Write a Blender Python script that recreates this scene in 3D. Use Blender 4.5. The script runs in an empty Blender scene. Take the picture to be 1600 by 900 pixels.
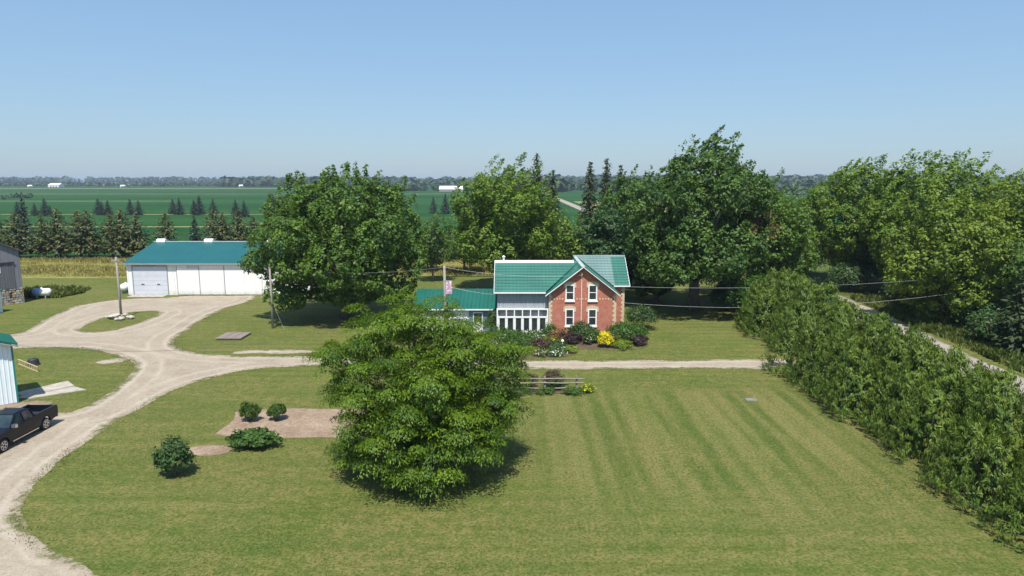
import bpy, math, random
import numpy as np
random.seed(7)
R = math.radians
S = bpy.context.scene
COL = S.collection

# ------------------------------------------------------------------ camera
cam_d = bpy.data.cameras.new('camera')
cam_d.sensor_width = 36.0
cam_d.lens = 24.0
cam_d.clip_start = 0.5
cam_d.clip_end = 30000
cam = bpy.data.objects.new('camera', cam_d)
COL.objects.link(cam)
cam.location = (0, 0, 16)
cam.rotation_euler = (R(81.0), 0, 0)
S.camera = cam

# ------------------------------------------------------------------ sky, sun, exposure
SUN_EL, SUN_AZ = R(63), R(1)          # the sun stands high behind the camera
W = bpy.data.worlds.new('World'); S.world = W; W.use_nodes = True
wn = W.node_tree.nodes; wl = W.node_tree.links
sky = wn.new('ShaderNodeTexSky'); sky.sky_type = 'NISHITA'; sky.sun_disc = False
sky.sun_elevation = SUN_EL; sky.sun_rotation = math.pi + SUN_AZ
sky.altitude = 0; sky.air_density = 1.3; sky.dust_density = 0.5; sky.ozone_density = 10.0
wb = wn.new('ShaderNodeMix'); wb.data_type = 'RGBA'; wb.blend_type = 'MULTIPLY'; wb.inputs[0].default_value = 1.0   # white balance of the whole sky
wb.inputs[7].default_value = (1.06, 1.30, 1.54, 1)
gm = wn.new('ShaderNodeGamma'); gm.inputs[1].default_value = .5                    # a hazy sky is flatter than a clear one
wl.new(sky.outputs[0], gm.inputs[0]); wl.new(gm.outputs[0], wb.inputs[6]); wl.new(wb.outputs[2], wn['Background'].inputs[0])
wn['Background'].inputs[1].default_value = 0.15
sl = bpy.data.lights.new('sun', 'SUN'); sl.energy = 4.6; sl.angle = R(0.53); sl.color = (1.0, 0.955, 0.88)
so = bpy.data.objects.new('sun', sl); COL.objects.link(so)
so.rotation_euler = (R(90) - SUN_EL, 0, -SUN_AZ)
so.location = (-60, -200, 300)
S.view_settings.view_transform = 'Standard'; S.view_settings.look = 'None'
S.view_settings.exposure = 0.5; S.view_settings.gamma = 1.0; S.view_settings.use_curve_mapping = False
S.render.engine = 'CYCLES'
S.cycles.max_bounces = 6; S.cycles.diffuse_bounces = 3; S.cycles.glossy_bounces = 2
S.cycles.transmission_bounces = 4; S.cycles.transparent_max_bounces = 6; S.cycles.volume_bounces = 0

# ------------------------------------------------------------------ materials
class NT:
    """small helper round a material's node tree"""
    def __init__(s, name):
        s.m = bpy.data.materials.new(name); s.m.use_nodes = True
        s.t = s.m.node_tree; s.b = s.t.nodes['Principled BSDF']; s.out = s.t.nodes['Material Output']
        s.tc = s.n('ShaderNodeTexCoord')
    def n(s, k, **kw):
        x = s.t.nodes.new(k)
        for a, v in kw.items(): setattr(x, a, v)
        return x
    def l(s, a, b): s.t.links.new(a, b)
    def mapped(s, scale=(1, 1, 1), rot=(0, 0, 0), loc=(0, 0, 0)):
        m = s.n('ShaderNodeMapping'); m.inputs['Scale'].default_value = scale
        m.inputs['Rotation'].default_value = rot; m.inputs['Location'].default_value = loc
        s.l(s.tc.outputs['Object'], m.inputs[0]); return m.outputs[0]
    def noise(s, scale, detail=4, rough=.55, vec=None, dist=0):
        x = s.n('ShaderNodeTexNoise'); x.inputs['Scale'].default_value = scale
        x.inputs['Detail'].default_value = detail; x.inputs['Roughness'].default_value = rough
        x.inputs['Distortion'].default_value = dist
        s.l(vec if vec is not None else s.tc.outputs['Object'], x.inputs['Vector']); return x.outputs['Fac']
    def ramp(s, fac, stops):
        x = s.n('ShaderNodeValToRGB'); e = x.color_ramp.elements
        while len(e) < len(stops): e.new(.5)
        for q, (p, c) in zip(e, stops):
            q.position = p; q.color = (*c, 1) if hasattr(c, '__len__') else (c, c, c, 1)
        s.l(fac, x.inputs[0]); return x.outputs[0]
    def mix(s, fac, a, b, mode='MIX'):
        x = s.n('ShaderNodeMix', data_type='RGBA', blend_type=mode)
        for i, v in ((0, fac), (6, a), (7, b)):
            if hasattr(v, 'links'): s.l(v, x.inputs[i])
            elif i == 0: x.inputs[0].default_value = v
            else: x.inputs[i].default_value = (*v, 1)
        return x.outputs[2]
    def math(s, op, a, b=0.0, clamp=False):
        x = s.n('ShaderNodeMath', operation=op, use_clamp=clamp)
        for i, v in ((0, a), (1, b)):
            if hasattr(v, 'links'): s.l(v, x.inputs[i])
            else: x.inputs[i].default_value = v
        return x.outputs[0]
    def attr(s, name):
        x = s.n('ShaderNodeAttribute'); x.attribute_name = name; return x.outputs['Fac']
    def bump(s, h, strength=.3, dist=.05):
        x = s.n('ShaderNodeBump'); x.inputs['Strength'].default_value = strength; x.inputs['Distance'].default_value = dist
        s.l(h, x.inputs['Height']); s.l(x.outputs[0], s.b.inputs['Normal'])
    def base(s, c):
        if hasattr(c, 'links'): s.l(c, s.b.inputs['Base Color'])
        else: s.b.inputs['Base Color'].default_value = (*c, 1)
    def set(s, rough=.6, metal=0, spec=.5):
        s.b.inputs['Roughness'].default_value = rough; s.b.inputs['Metallic'].default_value = metal
        s.b.inputs['Specular IOR Level'].default_value = spec; return s
    def axis(s, i):
        x = s.n('ShaderNodeSeparateXYZ'); s.l(s.tc.outputs['Object'], x.inputs[0]); return x.outputs[i]

def plain(name, col, rough=.6, metal=0, var=.18, scale=3.0, spec=.4, bump=0):
    t = NT(name).set(rough, metal, spec)
    f = t.noise(scale, 5, .6)
    lo = tuple(c * (1 - var) for c in col); hi = tuple(min(1, c * (1 + var)) for c in col)
    t.base(t.ramp(f, [(.3, lo), (.7, hi)]))
    if bump: t.bump(t.noise(scale * 6, 4), bump, .02)
    return t.m

def leaf_mat(name, dark, light, dry=None, transl=.35, rough=.55):
    t = NT(name).set(rough, 0, .35)
    f = t.attr('tint')
    stops = [(.0, dark), (1.0, light)]
    if dry: stops = [(.0, dark), (.9, light), (1.0, dry)]
    c = t.ramp(f, stops); t.base(c)
    tr = t.n('ShaderNodeBsdfTranslucent')
    t.l(t.mix(.5, c, (light[0] * 1.5, light[1] * 1.35, light[2] * .7)), tr.inputs[0])
    mx = t.n('ShaderNodeMixShader'); mx.inputs[0].default_value = transl
    t.l(t.b.outputs[0], mx.inputs[1]); t.l(tr.outputs[0], mx.inputs[2]); t.l(mx.outputs[0], t.out.inputs[0])
    return t.m

M = {}
# mown lawn: clumps of dry and lush grass, mower passes, fine blades
def lawn_material():
    t = NT('lawn').set(.9, 0, .12)
    big = t.noise(.07, 4, .6, dist=.6); mid = t.noise(.33, 6, .7); sm = t.noise(1.7, 5, .72); fine = t.noise(6.5, 4, .75)
    xs = t.noise(.5, 4, .65, t.mapped((.22, 1.3, 1))); ys = t.noise(.9, 4, .6, t.mapped((1.2, .10, 1)))
    c = t.ramp(mid, [(.36, (0.070, 0.114, 0.018)), (.5, (0.109, 0.140, 0.025)), (.62, (0.173, 0.167, 0.044))])
    c = t.mix(t.ramp(big, [(.38, 0), (.54, .85)]), c, (0.161, 0.152, 0.045))
    c = t.mix(t.ramp(sm, [(.40, .65), (.52, 0)]), c, (0.063, 0.104, 0.017))
    c = t.mix(t.ramp(sm, [(.50, 0), (.66, .6)]), c, (0.221, 0.192, 0.068))
    # right-hand mower passes run away from camera, tint and sheen put into colour
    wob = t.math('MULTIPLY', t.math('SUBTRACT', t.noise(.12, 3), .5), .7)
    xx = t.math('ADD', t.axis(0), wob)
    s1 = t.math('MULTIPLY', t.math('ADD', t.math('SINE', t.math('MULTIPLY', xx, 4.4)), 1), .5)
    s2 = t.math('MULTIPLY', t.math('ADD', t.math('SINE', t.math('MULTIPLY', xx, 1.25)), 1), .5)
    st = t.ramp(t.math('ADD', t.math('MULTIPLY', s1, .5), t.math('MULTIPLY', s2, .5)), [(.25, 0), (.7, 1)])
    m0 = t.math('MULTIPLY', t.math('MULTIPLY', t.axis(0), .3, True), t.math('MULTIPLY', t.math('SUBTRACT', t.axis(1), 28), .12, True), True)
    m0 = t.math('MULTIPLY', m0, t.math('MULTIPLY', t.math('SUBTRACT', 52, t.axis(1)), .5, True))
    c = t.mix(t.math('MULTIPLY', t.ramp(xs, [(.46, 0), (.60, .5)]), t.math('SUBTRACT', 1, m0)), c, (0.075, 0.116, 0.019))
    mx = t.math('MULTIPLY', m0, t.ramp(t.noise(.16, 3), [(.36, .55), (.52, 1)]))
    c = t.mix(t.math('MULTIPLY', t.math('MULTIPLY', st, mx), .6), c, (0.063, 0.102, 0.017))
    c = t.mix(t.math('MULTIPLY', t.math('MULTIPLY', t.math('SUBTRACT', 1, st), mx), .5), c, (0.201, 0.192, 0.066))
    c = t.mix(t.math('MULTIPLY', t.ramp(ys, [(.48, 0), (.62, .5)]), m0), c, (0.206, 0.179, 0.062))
    # cross passes elsewhere, sheen likewise put into the colour
    yy = t.math('ADD', t.axis(1), t.math('MULTIPLY', wob, .8))
    cy = t.math('MULTIPLY', t.math('ADD', t.math('SINE', t.math('MULTIPLY', yy, 4.0)), 1), .5)
    my = t.math('MULTIPLY', t.ramp(t.noise(.11, 3, .5, t.mapped((.5, 1, 1), loc=(9, 3, 0))), [(.42, .1), (.58, 1)]), t.math('SUBTRACT', 1, m0))
    c = t.mix(t.math('MULTIPLY', t.math('MULTIPLY', cy, my), .42), c, (0.201, 0.185, 0.062))
    c = t.mix(t.ramp(fine, [(.38, .75), (.52, 0)]), c, (0.040, 0.063, 0.013))
    c = t.mix(t.ramp(fine, [(.54, 0), (.70, .5)]), c, (0.254, 0.223, 0.087))
    t.base(c)
    t.bump(t.math('ADD', t.math('MULTIPLY', sm, .8), fine), .8, .10)
    return t.m
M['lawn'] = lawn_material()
def gravel_material(name, c0, c1, c2, soft=1.0, grass=True):
    t = NT(name).set(.95, 0, .1)
    a = t.noise(.45, 6, .7); b = t.noise(3.2, 6, .8); v = t.noise(11, 4, .8); tr = t.noise(.22, 5, .65)
    c = t.mix(.5, t.ramp(a, [(.36, c0), (.5, c1), (.64, c2)]), t.ramp(b, [(.36, c0), (.5, c1), (.62, c2)]))
    c = t.mix(t.ramp(v, [(.36, .6), (.48, 0)]), c, tuple(x * .55 for x in c0))
    if grass:
        e = t.attr('edge')
        n1 = t.ramp(t.noise(1.3, 7, .75), [(.36, 0), (.62, 1)]); n2 = t.ramp(tr, [(.38, 0), (.62, 1)])
        f = t.math('ADD', t.math('MULTIPLY', n1, 1.0 * soft), t.math('MULTIPLY', n2, .95 * soft))
        f = t.math('SUBTRACT', f, t.math('ADD', t.math('MULTIPLY', e, .85), .62 * soft))
        f = t.math('MULTIPLY', f, 2.0, True)
        c = t.mix(t.math('MULTIPLY', f, .9), c, t.ramp(b, [(.38, (.055, .080, .018)), (.52, (.11, .118, .035)), (.64, (.20, .17, .075))]))
    if grass and soft == 1.0:
        rut = t.ramp(t.math('MULTIPLY', e, .25), [(.10, 0), (.20, .55), (.27, .0), (.48, .0), (.56, .45), (.66, 0)])
        c = t.mix(t.math('MULTIPLY', rut, t.ramp(tr, [(.35, .4), (.55, 1)])), c, tuple(x * 1.12 for x in c2))
        c = t.mix(t.ramp(t.noise(.9, 5, .7), [(.52, 0), (.66, .45)]), c, tuple(x * .8 for x in c0))
    t.base(c); t.bump(t.math('ADD', v, b), .6, .04)
    return t.m
M['gravel'] = gravel_material('gravel', (.25, .20, .145), (.345, .29, .222), (.43, .375, .30))
M['road'] = gravel_material('road_gravel', (.25, .21, .165), (.32, .285, .235), (.38, .345, .295), .7)
M['mulch'] = gravel_material('mulch', (.18, .125, .085), (.285, .21, .15), (.40, .315, .235), .25)
M['soil'] = gravel_material('dark_soil', (.07, .05, .032), (.11, .085, .055), (.17, .13, .09), 1.2)
M['dirt'] = gravel_material('bare_dirt', (.20, .145, .10), (.28, .21, .15), (.35, .28, .21), .6)
M['rubber_grey'] = plain('dull_grey_concrete', (.20, .19, .165), .9, 0, .25, 2, .2)
M['concrete'] = plain('concrete', (.38, .34, .285), .9, 0, .25, 1.6, .2, .3)
def field_material():
    t = NT('crop_field').set(.9, 0, .15)
    a = t.noise(.006, 5, .6, t.mapped((.35, 2.2, 1))); b = t.noise(.25, 5, .7); f = t.noise(3, 3, .7)
    c = t.ramp(a, [(.38, (.010, .060, .009)), (.5, (.017, .080, .013)), (.62, (.032, .098, .020))])
    c = t.mix(t.ramp(b, [(.40, 0), (.62, .4)]), c, (.010, .048, .008))
    c = t.mix(t.ramp(f, [(.38, .5), (.55, 0)]), c, (.008, .030, .006))
    t.base(c); t.bump(f, .6, .3); return t.m
M['field'] = field_material()
M['pale_field'] = plain('pale_field', (.20, .21, .08), .95, 0, .2, .05, .1)
M['rough_grass'] = plain('rough_grass', (.21, .195, .055), .95, 0, .35, .8, .1, .5)
M['yard_grass'] = plain('meadow', (.075, .10, .022), .95, 0, .4, .5, .1, .5)
# buildings
def brick_material():
    t = NT('red_brick').set(.85, 0, .2)
    sp = t.n('ShaderNodeSeparateXYZ'); t.l(t.tc.outputs['Object'], sp.inputs[0])
    cb = t.n('ShaderNodeCombineXYZ'); t.l(t.math('ADD', sp.outputs[0], sp.outputs[1]), cb.inputs[0]); t.l(sp.outputs[2], cb.inputs[1])
    br = t.n('ShaderNodeTexBrick'); t.l(cb.outputs[0], br.inputs[0])
    br.inputs['Color1'].default_value = (.40, .112, .068, 1); br.inputs['Color2'].default_value = (.52, .185, .118, 1)
    br.inputs['Mortar'].default_value = (.42, .28, .22, 1); br.inputs['Scale'].default_value = 1
    br.inputs['Brick Width'].default_value = .22; br.inputs['Row Height'].default_value = .075; br.inputs['Mortar Size'].default_value = .008
    a = t.noise(1.6, 6, .75)
    c = t.mix(t.ramp(a, [(.42, 0), (.62, .45)]), br.outputs['Color'], (.32, .085, .055))
    low = t.math('MULTIPLY', t.math('SUBTRACT', .75, sp.outputs[2]), 1.4, True)
    c = t.mix(t.math('MULTIPLY', low, t.noise(2.5, 4)), c, (.50, .36, .28))
    t.base(c); t.bump(br.outputs['Fac'], -.35, .01); return t.m
M['brick'] = brick_material()
M['cream_brick'] = plain('cream_brick', (.58, .48, .33), .85, 0, .16, 5, .2)
M['stone'] = plain('foundation_stone', (.36, .33, .29), .9, 0, .35, 3, .2, .4)
M['brown_stone'] = plain('brown_fieldstone', (.36, .24, .13), .9, 0, .3, 3, .2)
M['white_paint'] = plain('white_paint', (.80, .80, .79), .45, 0, .05, 2)
def steel_mat(name, col):
    t = NT(name).set(.42, 0, .4)
    st = t.noise(1.4, 5, .65, t.mapped((1.6, 1.6, .12))); z = t.axis(2)
    c = t.mix(t.ramp(st, [(.48, 0), (.66, .35)]), col, tuple(x * .72 for x in col))
    sp = t.math('MULTIPLY', t.math('MULTIPLY', t.math('SUBTRACT', .75, z), 1.5, True), t.ramp(t.noise(2.2, 5, .7), [(.38, .15), (.6, 1)]))
    c = t.mix(t.math('MULTIPLY', sp, .55), c, (.40, .35, .27)); t.base(c); return t.m
M['white_steel'] = steel_mat('white_steel', (.80, .79, .78))
M['cool_steel'] = plain('pale_blue_white_steel', (.72, .79, .83), .4, 0, .06, .8)
M['door_steel'] = plain('grey_white_steel_door', (.55, .57, .63), .45, 0, .06, 1.2)
def barn_wood(name, col):
    t = NT(name).set(.9, 0, .15)
    a = t.noise(1.2, 6, .7, t.mapped((3, 6, .18))); b = t.noise(9, 5, .7, t.mapped((2, 2, .12)))
    c = t.mix(.5, t.ramp(a, [(.3, tuple(x * .6 for x in col)), (.7, tuple(x * 1.3 for x in col))]), t.ramp(b, [(.3, tuple(x * .6 for x in col)), (.7, tuple(x * 1.25 for x in col))]))
    t.base(c); t.bump(b, .4, .02); return t.m
M['siding'] = barn_wood('grey_blue_siding', (.36, .395, .43))
M['blue_siding'] = plain('slate_blue_siding', (.16, .24, .33), .6, 0, .12, 2.0)
M['teal_trim'] = plain('teal_trim', (.02, .20, .17), .5, 0, .1)
M['dark_trim'] = plain('dark_trim', (.03, .035, .035), .6)
M['grey_trim'] = plain('grey_trim', (.24, .27, .26), .5)
M['meter_grey'] = plain('meter_grey', (.25, .26, .27), .45, .3)
def metal_roof(name, col, var=.10, rough=.38, tiles=0.0):
    t = NT(name).set(rough, 0, .5)
    a = t.noise(.35, 5, .6); st = t.noise(1.5, 4, .6, t.mapped((2.5, .25, .25)))
    c = t.ramp(a, [(.3, tuple(x * (1 - var) for x in col)), (.7, tuple(x * (1 + var) for x in col))])
    c = t.mix(t.ramp(st, [(.5, 0), (.8, .22)]), c, tuple(min(1, x * 1.3 + .03) for x in col))
    if tiles:
        sp = t.n('ShaderNodeSeparateXYZ'); t.l(t.tc.outputs['Object'], sp.inputs[0])
        s_ = t.math('ADD', sp.outputs[0], 0)
        w = t.math('ABSOLUTE', t.math('SINE', t.math('MULTIPLY', s_, math.pi / tiles)))
        c = t.mix(t.ramp(w, [(0, .55), (.22, 0)]), c, tuple(x * .45 for x in col))
        t.bump(w, .5, .03)
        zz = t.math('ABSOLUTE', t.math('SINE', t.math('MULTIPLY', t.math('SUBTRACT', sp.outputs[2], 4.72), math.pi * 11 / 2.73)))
        c = t.mix(t.ramp(zz, [(0, .6), (.3, 0)]), c, tuple(x * .4 for x in col))  # shadow under each course put into the colour as a dark line
    t.base(c); return t.m
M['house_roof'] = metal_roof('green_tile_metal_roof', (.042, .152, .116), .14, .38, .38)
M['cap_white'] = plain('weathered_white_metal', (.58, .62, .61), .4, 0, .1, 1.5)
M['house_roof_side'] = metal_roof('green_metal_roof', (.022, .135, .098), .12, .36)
M['house_roof_pale'] = metal_roof('sheen_green_metal_roof', (.155, .24, .225), .12, .32, .38)  # sky sheen on one slope put into the colour as paler green
M['garage_roof'] = metal_roof('deep_green_metal_roof', (.010, .105, .075), .14, .42)
M['shed_roof'] = metal_roof('teal_metal_roof', (.010, .100, .106), .12, .45)
def glass_mat(name, col, rough=.06):
    t = NT(name).set(rough, 0, .9)
    f = t.noise(1.1, 3); t.base(t.ramp(f, [(.35, tuple(c * .55 for c in col)), (.7, tuple(c * 1.6 for c in col))])); return t.m
M['glass'] = glass_mat('window_glass', (.030, .036, .042))
M['porch_glass'] = glass_mat('porch_glass', (.032, .040, .036), .05)
M['upper_glass'] = glass_mat('transom_glass', (.075, .088, .105), .08)
M['barn_wood'] = barn_wood('weathered_grey_boards', (.21, .21, .235))
M['barn_door'] = barn_wood('shaded_grey_boards', (.145, .145, .165))  # barn boards darkened: shade of the recess put into their colour
M['pole_wood'] = barn_wood('weathered_pole_wood', (.33, .30, .27))
M['rail_wood'] = barn_wood('grey_rail_wood', (.26, .23, .19))
M['hatch_wood'] = barn_wood('brown_grey_planks', (.24, .20, .175))
M['ladder_wood'] = plain('straw_yellow_wood', (.48, .40, .21), .7, 0, .1)
M['barn_roof'] = plain('dull_brown_barn_roof', (.10, .09, .085), .8, 0, .25, 1.2)
M['bark'] = plain('bark', (.135, .115, .095), .95, 0, .4, 2.5, .1, .6)
M['pine_bark'] = plain('pine_bark', (.12, .085, .065), .95, 0, .35, 2.5, .1, .6)
M['rock'] = plain('pale_fieldstone', (.44, .40, .35), .9, 0, .25, 3, .2, .3)
M['wire'] = plain('aluminium_wire', (.30, .30, .31), .4, .4, .05)
M['black_wire'] = plain('black_cable', (.10, .10, .10), .6, 0, .05)
M['insulator'] = plain('insulator', (.4, .38, .36), .3)
M['black_plastic'] = plain('black_plastic', (.03, .032, .036), .5)
M['tank_white'] = plain('tank_white', (.78, .78, .77), .35, 0, .05)
M['tank_blue'] = plain('tank_blue', (.20, .33, .55), .4, 0, .1)
M['paint_black'] = NT('car_paint').set(.35, 0, .25).m
bb = M['paint_black'].node_tree.nodes['Principled BSDF']; bb.inputs['Base Color'].default_value = (.004, .006, .013, 1)
bb.inputs['Coat Weight'].default_value = .15; bb.inputs['Coat Roughness'].default_value = .06
M['tyre'] = plain('tyre_rubber', (.022, .022, .023), .85)
M['rim'] = plain('alloy_rim', (.55, .55, .57), .28, .75, .05)
M['chrome'] = plain('chrome', (.62, .62, .64), .15, .9, .03)
M['red_lens'] = plain('red_lens', (.30, .012, .012), .2)
M['clear_lens'] = plain('clear_lens', (.6, .62, .65), .12)
M['car_glass'] = glass_mat('car_glass', (.022, .035, .038), .03)
# foliage
M['maple'] = leaf_mat('maple_leaves', (0.0358, 0.0918, 0.0134), (0.1463, 0.24, 0.0312), None, 0.3)
M['maple_bright'] = leaf_mat('bright_maple_leaves', (0.0448, 0.1098, 0.0134), (0.1889, 0.2818, 0.0276), None, 0.32)
M['maple_dark'] = leaf_mat('dark_maple_leaves', (0.0302, 0.0784, 0.0157), (0.1185, 0.2054, 0.0338), None, 0.28)
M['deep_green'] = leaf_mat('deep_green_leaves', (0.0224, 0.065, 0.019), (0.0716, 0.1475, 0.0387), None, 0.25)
M['ash'] = leaf_mat('yellow_green_leaves', (0.0538, 0.112, 0.0112), (0.2118, 0.283, 0.0281), None, 0.27)
M['locust'] = leaf_mat('locust_leaves', (0.022, 0.070, 0.004), (0.155, 0.252, 0.010), None, 0.3)
M['cedar'] = leaf_mat('cedar_foliage', (0.0381, 0.0874, 0.0123), (0.1757, 0.2486, 0.0314), (.13, .15, .03), 0.15)
M['pine'] = leaf_mat('pine_needles', (.052, .070, .022), (.115, .128, .040), (.14, .115, .05), .10)
M['spruce'] = leaf_mat('spruce_needles', (.026, .046, .016), (.070, .092, .030), (.090, .074, .032), .10)
M['blue_spruce'] = leaf_mat('blue_spruce_needles', (.024, .048, .032), (.052, .082, .058), None, .10)
M['dead_leaves'] = leaf_mat('brown_dead_leaves', (.10, .075, .025), (.19, .135, .05), None, .2)
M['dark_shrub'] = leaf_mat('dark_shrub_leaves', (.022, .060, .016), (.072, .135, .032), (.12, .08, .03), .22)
M['green_shrub'] = leaf_mat('green_shrub_leaves', (.030, .085, .012), (.090, .175, .026), None, .3)
M['lime_shrub'] = leaf_mat('lime_shrub_leaves', (.085, .15, .010), (.24, .32, .030), None, .3)
M['yellow_shrub'] = leaf_mat('golden_shrub_leaves', (.42, .38, .008), (.78, .68, .012), None, .25)
M['purple_shrub'] = leaf_mat('purple_shrub_leaves', (.020, .010, .014), (.055, .026, .034), None, .15)
M['orange_shrub'] = leaf_mat('orange_brown_shrub_leaves', (.14, .09, .03), (.33, .18, .07), None, .25)
M['red_shrub'] = leaf_mat('dark_red_shrub_leaves', (.045, .032, .022), (.105, .062, .042), None, .2)
M['pink_flower'] = leaf_mat('pink_petals', (.42, .26, .27), (.66, .48, .47), None, .2)
M['white_flower'] = leaf_mat('white_petals', (.55, .55, .52), (.78, .78, .74), None, .2)
M['yellow_flower'] = leaf_mat('yellow_petals', (.55, .45, .01), (.75, .66, .02), None, .2)
M['feather'] = leaf_mat('feathery_foliage', (.040, .085, .012), (.10, .165, .03), None, .25)
M['tall_grass'] = leaf_mat('tall_seeding_grass', (.17, .17, .045), (.34, .29, .09), None, .25)
M['verge'] = leaf_mat('verge_grass_blades', (.085, .11, .02), (.19, .18, .06), None, .2)
M['weeds'] = leaf_mat('green_weeds', (.055, .095, .016), (.15, .175, .036), None, .3)
M['far_wood'] = leaf_mat('far_wood_foliage', (.020, .050, .018), (.045, .080, .026), None, 0)

# ------------------------------------------------------------------ mesh helpers
def tag(o, label=None, cat=None, group=None, kind=None):
    for k, v in (('label', label), ('category', cat), ('group', group), ('kind', kind)):
        if v: o[k] = v
    return o
def empty(name, loc, rz=0):
    o = bpy.data.objects.new(name, None); COL.objects.link(o)
    o.location = loc; o.rotation_euler = (0, 0, rz); o.empty_display_size = .3; return o
def root_of(p):
    while p.parent: p = p.parent
    return p
def add_obj(name, me, mat, parent=None):
    if mat and not me.materials: me.materials.append(M[mat] if isinstance(mat, str) else mat)
    o = bpy.data.objects.new(name, me); COL.objects.link(o); o.parent = parent; return o
class MB:
    """collects shapes, builds them as one mesh; vertices are in world metres unless local=True"""
    def __init__(s): s.v = []; s.f = []
    def add(s, vs, fs):
        k = len(s.v); s.v += [tuple(p) for p in vs]; s.f += [tuple(i + k for i in f) for f in fs]; return s
    def box(s, x0, x1, y0, y1, z0, z1):
        return s.add([(x0, y0, z0), (x1, y0, z0), (x1, y1, z0), (x0, y1, z0), (x0, y0, z1), (x1, y0, z1), (x1, y1, z1), (x0, y1, z1)],
                     [(0, 3, 2, 1), (4, 5, 6, 7), (0, 1, 5, 4), (1, 2, 6, 5), (2, 3, 7, 6), (3, 0, 4, 7)])
    def hexa(s, b, t):
        return s.add(list(b) + list(t), [(0, 3, 2, 1), (4, 5, 6, 7), (0, 1, 5, 4), (1, 2, 6, 5), (2, 3, 7, 6), (3, 0, 4, 7)])
    def prism(s, poly, a0, a1, ax='y'):
        n = len(poly)
        def P(p, a): return (p[0], a, p[1]) if ax == 'y' else ((a, p[0], p[1]) if ax == 'x' else (p[0], p[1], a))
        return s.add([P(p, a0) for p in poly] + [P(p, a1) for p in poly],
                     [tuple(range(n))[::-1], tuple(range(n, 2 * n))] + [(i, (i + 1) % n, n + (i + 1) % n, n + i) for i in range(n)])
    def tube(s, pts, rad, n=6, cap=True):
        pts = [np.array(p, float) for p in pts]; rings = []; k = len(s.v)
        if not hasattr(rad, '__len__'): rad = [rad] * len(pts)
        for i, p in enumerate(pts):
            d = pts[min(i + 1, len(pts) - 1)] - pts[max(i - 1, 0)]; d /= np.linalg.norm(d) + 1e-9
            u = np.cross(d, (0, 0, 1) if abs(d[2]) < .9 else (1, 0, 0)); u /= np.linalg.norm(u); w = np.cross(d, u)
            for j in range(n):
                a = 2 * math.pi * j / n; s.v.append(tuple(p + rad[i] * (math.cos(a) * u + math.sin(a) * w)))
        for i in range(len(pts) - 1):
            for j in range(n):
                a = k + i * n + j; b = k + i * n + (j + 1) % n; s.f.append((a, b, b + n, a + n))
        if cap:
            s.f.append(tuple(range(k, k + n))[::-1]); m = k + (len(pts) - 1) * n; s.f.append(tuple(range(m, m + n)))
        return s
    def beam(s, a, b, w, h, up=(0, 0, 1)):
        a = np.array(a, float); b = np.array(b, float); d = b - a; d /= np.linalg.norm(d)
        u = np.cross(d, up); u /= np.linalg.norm(u); q = np.cross(u, d); u *= w / 2; q *= h / 2
        return s.hexa([a - u - q, a + u - q, b + u - q, b - u - q], [a - u + q, a + u + q, b + u + q, b - u + q])
    def build(s, name, mat, parent=None, local=False, smooth=False):
        me = bpy.data.meshes.new(name); v = np.array(s.v, float)
        if parent is not None and not local: v = v - np.array(root_of(parent).location)
        me.from_pydata(v.tolist(), [], s.f); me.validate()
        if smooth: me.polygons.foreach_set('use_smooth', [True] * len(me.polygons))
        return add_obj(name, me, mat, parent)

def quads_mesh(name, V, tint, attr='tint'):
    """V: (N,4,3) corner array -> mesh with one loose quad each and a per-face attribute"""
    N = len(V); me = bpy.data.meshes.new(name)
    me.vertices.add(4 * N); me.loops.add(4 * N); me.polygons.add(N)
    me.vertices.foreach_set('co', V.reshape(-1).astype(np.float32))
    me.loops.foreach_set('vertex_index', np.arange(4 * N, dtype=np.int32))
    me.polygons.foreach_set('loop_start', np.arange(0, 4 * N, 4, dtype=np.int32))
    me.update(calc_edges=True)
    a = me.attributes.new(attr, 'FLOAT', 'FACE'); a.data.foreach_set('value', np.clip(tint, 0, 1).astype(np.float32))
    return me
def unit(a): return a / (np.linalg.norm(a, axis=-1, keepdims=True) + 1e-9)
def leaf_quads(rng, pos, nrm, size, width=.62, along=None, droop=.18):
    n = unit(nrm); N = len(pos)
    if along is None: along = rng.normal(size=(N, 3))
    t = unit(along - n * (along * n).sum(1, keepdims=True)); b = np.cross(n, t); s = size[:, None]
    return np.stack([pos - t * s * .5, pos - b * s * width * .5 + t * s * .02, pos + t * s * .5 - n * s * droop, pos + b * s * width * .5 + t * s * .02], 1)
def fib(n, rng):
    i = np.arange(n) + .5; ph = np.arccos(1 - 2 * i / n); th = math.pi * (1 + 5 ** .5) * i + rng.uniform(0, 6.28)
    return np.stack([np.cos(th) * np.sin(ph), np.sin(th) * np.sin(ph), np.cos(ph)], 1)

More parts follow.
